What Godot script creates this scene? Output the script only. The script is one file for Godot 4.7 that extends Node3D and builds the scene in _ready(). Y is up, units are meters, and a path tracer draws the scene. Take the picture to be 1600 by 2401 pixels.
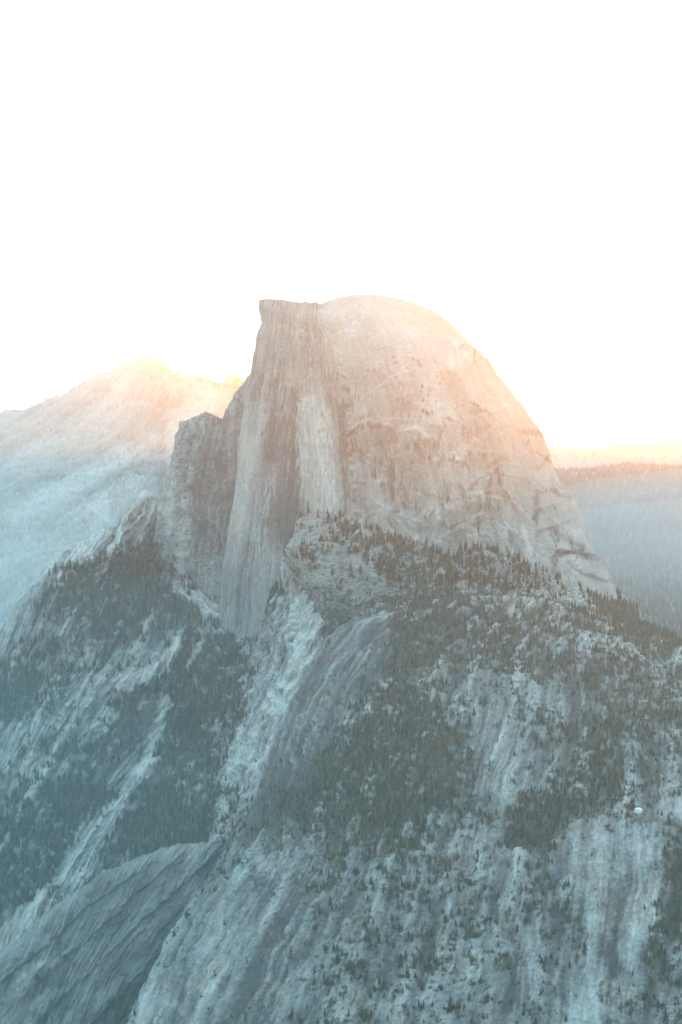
extends Node3D
# A granite dome above a forested ridge, seen across a deep valley at sunrise through haze.

# survey of the massif in metres: rows run from behind each crest down its slope, columns across; x east, y up, z south, as triples
const RELIEF := {
	"near_ridge": [
		[210,986,-3800, 206,1013,-3720, 305,1036,-3680, 457,1036,-3680, 613,1004,-3700, 777,933,-3700, 971,851,-3700, 1519,732,-3740],
		[161,1059,-3640, 121,1090,-3500, 265,1104,-3420, 394,1103,-3400, 550,1081,-3430, 705,1036,-3450, 877,957,-3450, 1388,847,-3490],
		[60,999,-3640, 0,1035,-3460, 146,1036,-3300, 287,1040,-3250, 437,1033,-3230, 598,1008,-3230, 826,932,-3250, 1309,828,-3290],
		[-10,883,-3600, -80,925,-3400, 53,930,-3190, 215,940,-3110, 383,943,-3080, 558,928,-3060, 783,875,-3080, 1241,775,-3120],
		[-58,756,-3520, -133,799,-3330, 0,812,-3100, 166,820,-3000, 343,826,-2960, 528,821,-2940, 747,789,-2940, 1185,691,-2980],
		[-95,637,-3430, -180,681,-3250, -33,702,-3010, 137,714,-2910, 317,722,-2870, 500,730,-2830, 717,708,-2820, 1138,613,-2860],
		[-182,516,-3300, -260,563,-3140, -96,593,-2910, 93,607,-2820, 285,622,-2790, 477,634,-2740, 691,624,-2720, 1098,530,-2760],
		[-281,387,-3180, -347,438,-3030, -163,478,-2810, 45,501,-2730, 254,517,-2700, 456,536,-2660, 666,540,-2620, 1058,448,-2660],
		[-345,273,-3050, -406,328,-2910, -216,383,-2700, 0,403,-2640, 224,410,-2620, 435,431,-2580, 646,444,-2540, 1026,352,-2580],
		[-401,139,-2900, -461,195,-2780, -264,267,-2580, -35,283,-2540, 196,287,-2530, 414,306,-2500, 625,322,-2460, 994,230,-2500],
	],
	"bench": [
		[-70,1322,-3900, -64,1317,-3870, 63,1311,-3800, 164,1278,-3720, 263,1242,-3660, 366,1244,-3680, 504,1179,-3800, 655,1121,-3950, 806,1032,-4050],
		[-106,1279,-3820, -77,1292,-3790, 61,1276,-3690, 159,1247,-3590, 254,1213,-3535, 354,1214,-3560, 498,1150,-3680, 624,1095,-3830, 764,1028,-3950],
		[-114,1197,-3760, -104,1236,-3740, 50,1210,-3630, 156,1193,-3540, 251,1166,-3490, 368,1155,-3510, 499,1116,-3610, 639,1074,-3730, 766,997,-3850],
		[-118,1157,-3720, -112,1186,-3700, 30,1152,-3590, 145,1126,-3510, 249,1114,-3465, 365,1108,-3475, 489,1093,-3540, 635,1059,-3650, 773,982,-3780],
		[-67,1063,-3740, -72,1096,-3700, 0,1071,-3610, 138,1064,-3560, 254,1056,-3540, 372,1056,-3540, 494,1043,-3580, 640,1016,-3680, 777,944,-3800],
		[-21,927,-3760, -36,960,-3730, 30,935,-3680, 141,927,-3650, 261,928,-3640, 382,928,-3640, 507,915,-3670, 653,886,-3750, 787,822,-3850],
	],
	"valley_slope": [
		[-1551,514,-4190, -1080,737,-4250, -950,873,-4300, -839,1045,-4400, -691,1137,-4550, -595,1281,-4850, -458,1189,-4480, -255,1022,-4200, -166,1146,-4000, -108,1247,-3900, -60,1322,-3950],
		[-1429,661,-3860, -996,867,-3920, -875,987,-3960, -774,1149,-4060, -638,1240,-4200, -574,1337,-4640, -452,1143,-4310, -255,965,-4010, -171,1092,-3880, -112,1193,-3770, -58,1290,-3830],
		[-1388,596,-3750, -968,795,-3810, -851,896,-3850, -747,1039,-3950, -621,1108,-4090, -530,1166,-4420, -406,1049,-4140, -258,899,-3930, -168,986,-3800, -90,1086,-3700, -10,1094,-3740],
		[-1347,516,-3640, -940,708,-3700, -831,802,-3760, -730,898,-3830, -613,940,-3960, -491,955,-4040, -385,902,-4010, -267,805,-3860, -175,869,-3720, -85,959,-3640, 0,954,-3690],
		[-1310,440,-3540, -915,624,-3600, -811,702,-3670, -711,765,-3730, -605,791,-3840, -491,793,-3910, -386,743,-3880, -280,693,-3760, -201,739,-3630, -118,809,-3560, -20,798,-3640],
		[-1273,369,-3440, -890,546,-3500, -789,600,-3570, -690,640,-3620, -593,657,-3700, -505,644,-3770, -402,610,-3730, -301,594,-3630, -225,611,-3540, -154,642,-3480, -59,622,-3560],
		[-1236,295,-3340, -864,465,-3400, -767,495,-3470, -679,515,-3510, -600,514,-3560, -537,493,-3610, -424,482,-3570, -328,481,-3490, -255,488,-3420, -187,500,-3390, -96,478,-3460],
		[-1192,197,-3220, -834,358,-3280, -736,381,-3330, -661,388,-3370, -593,377,-3410, -523,360,-3440, -433,358,-3410, -352,357,-3350, -283,362,-3300, -217,366,-3270, -129,339,-3330],
		[-1088,33,-2940, -762,173,-3000, -672,192,-3040, -602,198,-3070, -540,187,-3100, -474,171,-3120, -394,170,-3100, -321,168,-3060, -259,174,-3020, -199,177,-3000, -118,155,-3050],
	],
	"lower_buttress": [
		[-1130,59,-3100, -808,232,-3250, -725,292,-3320, -627,359,-3390, -535,426,-3460, -450,455,-3540, -358,460,-3600, -270,460,-3620, -191,416,-3640],
		[-1073,195,-2900, -775,357,-3050, -690,404,-3120, -599,463,-3190, -516,516,-3280, -438,541,-3370, -351,552,-3430, -268,550,-3460, -192,512,-3480],
		[-1048,143,-2830, -757,296,-2980, -674,331,-3050, -595,378,-3120, -522,425,-3200, -445,446,-3290, -361,454,-3350, -290,453,-3390, -227,412,-3420],
		[-1018,70,-2750, -737,211,-2900, -654,254,-2960, -586,296,-3030, -524,338,-3110, -460,355,-3200, -390,358,-3280, -340,348,-3330, -279,314,-3370],
		[-977,-20,-2640, -709,106,-2790, -630,135,-2850, -571,175,-2910, -520,210,-2990, -468,220,-3080, -420,215,-3170, -384,198,-3230, -335,168,-3280],
		[-940,-110,-2540, -684,0,-2690, -608,24,-2750, -551,58,-2810, -511,87,-2890, -469,90,-2980, -433,79,-3070, -406,64,-3130, -369,27,-3180],
	],
	"shoulder": [
		[-459,1524,-4750, -467,1534,-4700, -402,1560,-4700, -347,1545,-4650, -302,1618,-4600, -249,1661,-4500],
		[-459,1549,-4540, -455,1557,-4480, -388,1579,-4460, -341,1566,-4440, -298,1640,-4420, -242,1694,-4380],
		[-474,1465,-4580, -484,1474,-4480, -401,1483,-4400, -343,1481,-4360, -286,1492,-4320, -223,1500,-4250],
		[-500,1339,-4580, -512,1356,-4480, -423,1361,-4370, -358,1360,-4320, -289,1360,-4270, -219,1358,-4180],
		[-523,1187,-4560, -536,1208,-4450, -443,1217,-4330, -366,1218,-4270, -297,1219,-4220, -217,1221,-4130],
		[-537,1026,-4520, -547,1045,-4400, -450,1052,-4290, -373,1056,-4220, -300,1047,-4170, -215,1051,-4100],
		[-547,853,-4500, -557,877,-4380, -454,888,-4270, -377,895,-4200, -304,888,-4150, -214,895,-4080],
	],
	"dome": [
		[-144,1868,-4350, -215,1876,-4200, -167,1873,-4160, -120,1862,-4130, -79,1854,-4100, -54,1851,-4080, -6,1863,-4050, 61,1867,-4020, 145,1860,-4040, 232,1837,-4100, 190,1841,-4300, 36,1872,-4400],
		[-147,1832,-4420, -218,1855,-4200, -168,1836,-4110, -119,1820,-4040, -79,1804,-3980, -44,1792,-3940, 22,1802,-3900, 107,1791,-3860, 194,1783,-3900, 296,1785,-4050, 224,1791,-4380, 25,1825,-4520],
		[-150,1788,-4435, -211,1813,-4195, -171,1794,-4095, -120,1775,-4015, -75,1760,-3945, -31,1749,-3900, 37,1755,-3845, 126,1752,-3800, 223,1746,-3845, 332,1746,-4040, 256,1748,-4405, 25,1787,-4570],
		[-154,1743,-4450, -225,1775,-4190, -175,1751,-4080, -121,1730,-3990, -70,1716,-3910, -19,1706,-3860, 52,1709,-3790, 145,1714,-3740, 251,1709,-3790, 367,1708,-4030, 288,1704,-4430, 26,1747,-4620],
		[-142,1723,-4500, -236,1694,-4190, -182,1660,-4070, -123,1640,-3965, -66,1622,-3875, 0,1611,-3810, 77,1614,-3715, 171,1613,-3650, 298,1609,-3720, 446,1602,-4010, 356,1690,-4400, 39,1747,-4750],
		[-164,1636,-4500, -257,1613,-4190, -193,1559,-4060, -128,1535,-3945, -64,1524,-3845, 16,1515,-3780, 96,1513,-3670, 198,1514,-3590, 334,1508,-3660, 509,1504,-3990, 428,1604,-4400, 39,1655,-4750],
		[-184,1500,-4500, -275,1485,-4180, -203,1446,-4045, -132,1425,-3925, -58,1417,-3820, 26,1409,-3755, 111,1411,-3640, 216,1409,-3555, 360,1406,-3625, 548,1410,-3970, 474,1471,-4400, 39,1511,-4750],
		[-201,1363,-4500, -290,1358,-4170, -214,1334,-4030, -138,1317,-3905, -55,1311,-3800, 33,1306,-3735, 120,1310,-3620, 234,1305,-3535, 383,1300,-3605, 595,1301,-3950, 529,1337,-4400, 39,1366,-4750],
		[-218,1226,-4500, -305,1232,-4160, -224,1212,-4010, -142,1199,-3885, -52,1196,-3785, 39,1198,-3715, 129,1201,-3605, 248,1198,-3525, 408,1191,-3600, 651,1170,-3930, 596,1203,-4400, 39,1222,-4750],
		[-236,1089,-4500, -321,1106,-4150, -234,1091,-3995, -146,1087,-3870, -50,1082,-3770, 43,1086,-3700, 139,1092,-3595, 263,1096,-3520, 433,1092,-3600, 709,1057,-3920, 662,1070,-4400, 39,1078,-4750],
		[-255,853,-4500, -337,890,-4130, -244,883,-3975, -151,885,-3860, -47,895,-3760, 51,903,-3690, 154,914,-3590, 282,921,-3520, 457,913,-3600, 776,870,-3900, 741,839,-4400, 39,828,-4750],
	],
	"far_mountain": [
		[-4629,1253,-11800, -3260,1481,-11800, -2869,1562,-11800, -2608,1634,-11800, -2282,1719,-11800, -1956,1872,-11800, -1662,2025,-11800, -1499,2074,-11800, -1395,2051,-11800, -1336,1986,-11800, -1141,1921,-11800, -900,1869,-11800, -857,1927,-11800, -805,1934,-11800, -756,1879,-11800, -522,1774,-11800, -130,1562,-11800],
		[-4080,1603,-10400, -2873,1804,-10400, -2528,1876,-10400, -2298,1939,-10400, -2011,2014,-10400, -1724,2149,-10400, -1465,2284,-10400, -1322,2327,-10400, -1230,2307,-10400, -1178,2250,-10400, -1006,2192,-10400, -793,2146,-10400, -756,2198,-10400, -710,2204,-10400, -667,2155,-10400, -460,2063,-10400, -115,1876,-10400],
		[-3723,1401,-9600, -2610,1586,-9600, -2301,1633,-9600, -2095,1674,-9600, -1838,1722,-9600, -1581,1809,-9600, -1349,1896,-9600, -1220,1924,-9600, -1138,1911,-9600, -1092,1874,-9600, -937,1837,-9600, -747,1807,-9600, -714,1841,-9600, -673,1844,-9600, -634,1813,-9600, -449,1753,-9600, -140,1633,-9600],
		[-3374,1223,-8700, -2365,1391,-8700, -2085,1414,-8700, -1899,1434,-8700, -1665,1458,-8700, -1432,1501,-8700, -1223,1544,-8700, -1106,1558,-8700, -1031,1551,-8700, -989,1533,-8700, -850,1515,-8700, -677,1500,-8700, -647,1516,-8700, -609,1518,-8700, -574,1503,-8700, -407,1474,-8700, -127,1414,-8700],
		[-3025,1018,-7800, -2120,1169,-7800, -1869,1177,-7800, -1702,1184,-7800, -1493,1193,-7800, -1284,1208,-7800, -1096,1223,-7800, -992,1228,-7800, -925,1226,-7800, -887,1219,-7800, -762,1213,-7800, -607,1208,-7800, -580,1213,-7800, -546,1214,-7800, -515,1209,-7800, -365,1198,-7800, -114,1177,-7800],
		[-2637,775,-6800, -1848,906,-6800, -1630,906,-6800, -1484,906,-6800, -1302,906,-6800, -1120,906,-6800, -956,906,-6800, -864,906,-6800, -806,906,-6800, -773,906,-6800, -664,906,-6800, -529,906,-6800, -506,906,-6800, -476,906,-6800, -449,906,-6800, -318,906,-6800, -99,906,-6800],
		[-2327,472,-6000, -1631,588,-6000, -1438,588,-6000, -1309,588,-6000, -1149,588,-6000, -988,588,-6000, -843,588,-6000, -763,588,-6000, -711,588,-6000, -682,588,-6000, -586,588,-6000, -467,588,-6000, -446,588,-6000, -420,588,-6000, -396,588,-6000, -280,588,-6000, -88,588,-6000],
	],
	"forest_ridge": [
		[1207,1460,-11500, 1461,1460,-11500, 1684,1460,-11500, 1906,1460,-11500, 2128,1460,-11500, 2351,1460,-11500, 2605,1460,-11500, 2923,1460,-11500, 3336,1460,-11500, 4924,1429,-11500],
		[1102,1584,-10500, 1334,1572,-10500, 1537,1562,-10500, 1740,1581,-10500, 1943,1608,-10500, 2146,1608,-10500, 2378,1590,-10500, 2669,1611,-10500, 3046,1636,-10500, 4496,1607,-10500],
		[945,1349,-9000, 1144,1340,-9000, 1318,1331,-9000, 1492,1347,-9000, 1666,1370,-9000, 1840,1370,-9000, 2039,1355,-9000, 2287,1372,-9000, 2610,1394,-9000, 3854,1369,-9000],
		[777,1129,-7400, 940,1116,-7400, 1083,1105,-7400, 1227,1114,-7400, 1370,1128,-7400, 1513,1124,-7400, 1676,1107,-7400, 1881,1115,-7400, 2146,1125,-7400, 3169,1104,-7400],
		[630,979,-6000, 762,969,-6000, 878,959,-6000, 994,967,-6000, 1110,978,-6000, 1227,975,-6000, 1359,961,-6000, 1525,968,-6000, 1740,976,-6000, 2569,959,-6000],
		[525,867,-5000, 635,858,-5000, 732,850,-5000, 829,856,-5000, 925,866,-5000, 1022,863,-5000, 1133,852,-5000, 1271,857,-5000, 1450,864,-5000, 2141,850,-5000],
		[472,687,-4500, 572,679,-4500, 659,672,-4500, 746,677,-4500, 833,686,-4500, 920,683,-4500, 1019,673,-4500, 1144,678,-4500, 1305,684,-4500, 1927,671,-4500],
	],
	"distant_mountain": [
		[-912,1553,-16500, -501,2032,-16500, -137,1530,-16500, 228,2077,-16500, 638,1521,-16500, 1003,1986,-16500, 1413,1576,-16500, 1732,1826,-16500, 2006,1740,-16500, 2233,1776,-16500, 2461,1781,-16500, 2621,1767,-16500, 2803,1749,-16500, 2917,1804,-16500, 3031,1826,-16500, 3191,1813,-16500, 3396,1826,-16500, 3510,1858,-16500, 3692,1872,-16500, 3920,1886,-16500, 4193,1776,-16500, 4512,1813,-16500, 4786,1758,-16500, 5014,1831,-16500, 5242,1767,-16500, 5515,1822,-16500, 5834,1758,-16500, 6108,1849,-16500, 6381,1776,-16500, 6700,1831,-16500, 7110,1758,-16500, 7521,1849,-16500, 8204,1804,-16500, 9116,1849,-16500],
		[-829,1696,-15000, -456,2131,-15000, -124,1675,-15000, 207,2172,-15000, 580,1667,-15000, 912,2089,-15000, 1285,1716,-15000, 1575,1944,-15000, 1823,1866,-15000, 2030,1899,-15000, 2238,1903,-15000, 2383,1890,-15000, 2548,1874,-15000, 2652,1924,-15000, 2756,1944,-15000, 2901,1932,-15000, 3087,1944,-15000, 3191,1973,-15000, 3356,1986,-15000, 3564,1998,-15000, 3812,1899,-15000, 4102,1932,-15000, 4351,1882,-15000, 4558,1948,-15000, 4765,1890,-15000, 5014,1940,-15000, 5304,1882,-15000, 5552,1965,-15000, 5801,1899,-15000, 6091,1948,-15000, 6464,1882,-15000, 6837,1965,-15000, 7459,1924,-15000, 8287,1965,-15000],
		[-746,1544,-13500, -410,1936,-13500, -112,1526,-13500, 186,1973,-13500, 522,1518,-13500, 820,1899,-13500, 1156,1563,-13500, 1417,1768,-13500, 1641,1697,-13500, 1827,1727,-13500, 2014,1731,-13500, 2144,1720,-13500, 2294,1705,-13500, 2387,1749,-13500, 2480,1768,-13500, 2610,1757,-13500, 2778,1768,-13500, 2872,1794,-13500, 3021,1805,-13500, 3207,1817,-13500, 3431,1727,-13500, 3692,1757,-13500, 3916,1712,-13500, 4102,1772,-13500, 4289,1720,-13500, 4512,1764,-13500, 4773,1712,-13500, 4997,1787,-13500, 5221,1727,-13500, 5482,1772,-13500, 5818,1712,-13500, 6153,1787,-13500, 6713,1749,-13500, 7459,1787,-13500],
		[-635,1524,-11500, -349,1524,-11500, -95,1524,-11500, 159,1524,-11500, 445,1524,-11500, 699,1524,-11500, 985,1524,-11500, 1207,1524,-11500, 1398,1524,-11500, 1557,1524,-11500, 1715,1524,-11500, 1827,1524,-11500, 1954,1524,-11500, 2033,1524,-11500, 2113,1524,-11500, 2224,1524,-11500, 2367,1524,-11500, 2446,1524,-11500, 2573,1524,-11500, 2732,1524,-11500, 2923,1524,-11500, 3145,1524,-11500, 3336,1524,-11500, 3494,1524,-11500, 3653,1524,-11500, 3844,1524,-11500, 4066,1524,-11500, 4257,1524,-11500, 4448,1524,-11500, 4670,1524,-11500, 4956,1524,-11500, 5242,1524,-11500, 5718,1524,-11500, 6354,1524,-11500],
		[-497,1152,-9000, -273,1152,-9000, -75,1152,-9000, 124,1152,-9000, 348,1152,-9000, 547,1152,-9000, 771,1152,-9000, 945,1152,-9000, 1094,1152,-9000, 1218,1152,-9000, 1343,1152,-9000, 1430,1152,-9000, 1529,1152,-9000, 1591,1152,-9000, 1653,1152,-9000, 1740,1152,-9000, 1852,1152,-9000, 1914,1152,-9000, 2014,1152,-9000, 2138,1152,-9000, 2287,1152,-9000, 2461,1152,-9000, 2610,1152,-9000, 2735,1152,-9000, 2859,1152,-9000, 3008,1152,-9000, 3182,1152,-9000, 3331,1152,-9000, 3481,1152,-9000, 3655,1152,-9000, 3878,1152,-9000, 4102,1152,-9000, 4475,1152,-9000, 4972,1152,-9000],
	],
}
# stands of trees: how dense, how soft the edge (m), outline in elevation (x, y pairs in m)
const STANDS := {
	"near_ridge": [
		[0.75, 60, [98,1076,188,1096,332,1093,269,1040,186,999,164,938,226,881,254,816,258,768,209,738,167,695,126,660,64,655,32,682,-67,681,-153,685,-97,772,-35,821,26,867,70,939,91,1010]],
		[0.5, 40, [241,1088,466,1091,617,1073,807,1006,723,892,523,929,345,973,212,1000]],
		[0.72, 20, [609,1082,816,1006,805,978,692,1000,578,1048]],
		[0.55, 40, [358,884,522,922,746,932,707,852,554,828,522,762,419,746,319,742,386,785,434,842]],
		[0.98, 18, [311,738,383,758,445,766,474,755,501,729,435,728,394,696,344,683,310,685]],
		[0.92, 25, [569,693,668,710,628,570,531,557,572,620]],
		[0.28, 40, [157,656,296,662,418,682,403,624,338,565,275,512,197,544]],
		[0.3, 40, [24,620,126,647,185,605,273,566,274,507,163,484,29,410,-73,405,-38,477,15,534]],
		[0.4, 40, [30,1025,129,1062,114,950,52,878,-17,831,-9,908,45,967]],
		[0.42, 50, [499,545,626,558,603,444,482,436]],
		[0.38, 40, [-216,554,-131,603,-16,623,0,563,-127,541,-188,478]],
		[-0.25, 30, [0,1034,98,1064,45,975,-9,901,-68,778,-132,727,-180,680,-147,768,-85,923]],
		[-0.2, 30, [429,711,499,723,565,712,547,619,494,516,429,442,374,438,430,558,411,631]],
		[-0.08, 40, [-216,573,-82,637,-63,557,-74,415,-209,384,-402,317,-272,534]],
		[-0.1, 25, [271,912,330,928,337,840,297,762,266,768]],
	],
	"bench": [
		[0.52, 14, [41,1278,130,1255,196,1227,254,1211,343,1212,407,1196,430,1157,405,1108,249,1104,127,1116,98,1163,20,1210,-41,1259]],
		[0.6, 20, [388,1183,507,1138,426,1107,375,1108]],
		[0.75, 12, [611,1102,698,1086,795,1008,600,1060]],
		[0.55, 20, [-115,1222,-20,1209,-40,1180,-102,1188]],
		[0.5, 25, [-82,1116,59,1103,60,1000,-41,1014]],
	],
	"valley_slope": [
		[0.72, 45, [-774,1060,-766,1140,-693,1164,-627,1187,-562,1203,-535,1211,-517,1155,-475,1099,-432,1047,-396,1007,-460,1024,-500,1005,-545,967,-613,945,-653,1004,-711,1038,-741,1028]],
		[0.72, 45, [-451,1084,-392,1028,-357,966,-266,958,-239,931,-258,849,-311,786,-339,718,-379,685,-453,679,-468,773,-439,872,-509,824,-527,710,-587,713,-588,781,-542,845,-443,913,-425,983]],
		[0.7, 40, [-704,641,-614,672,-518,628,-538,559,-601,522,-693,548]],
		[0.75, 40, [-524,602,-417,644,-280,688,-231,687,-258,607,-312,520,-468,494,-522,508]],
		[0.5, 60, [-978,974,-751,968,-647,902,-684,837,-574,716,-616,685,-763,785,-939,779]],
		[0.55, 60, [-901,650,-740,650,-626,518,-658,408,-824,385]],
		[0.55, 20, [-193,1108,-125,1124,-158,1047,-206,1018]],
		[0.5, 30, [-280,827,-211,879,-251,756,-294,713]],
		[0.6, 40, [-643,1154,-558,1179,-575,1193,-635,1176]],
		[-0.3, 16, [-914,941,-876,999,-775,1160,-640,1248,-554,1352,-546,1238,-637,1196,-758,1150,-805,1039,-835,936]],
		[-0.4, 14, [-117,1191,-90,1136,-41,1045,-75,901,-118,791,-169,782,-139,991]],
	],
	"lower_buttress": [
		[0.85, 20, [-343,439,-308,451,-315,365,-357,366]],
		[0.85, 25, [-476,304,-419,328,-381,331,-415,258,-449,237,-479,258]],
		[0.35, 40, [-632,361,-555,382,-570,294,-631,288]],
	],
	"shoulder": [
		[0.28, 30, [-453,1447,-310,1444,-314,1161,-440,1158]],
	],
	"forest_ridge": [
		[0.85, 60, [870,1621,3191,1650,1367,679,373,679]],
	],
	"far_mountain": [
		[0.5, 30, [-1275,2333,-1146,2276,-766,2167,-688,2218,-600,2159,-285,1986,-555,2023,-1116,2166]],
		[0.4, 60, [-1427,1468,-981,1596,-1007,1529,-1153,1416]],
	],
}
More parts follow.
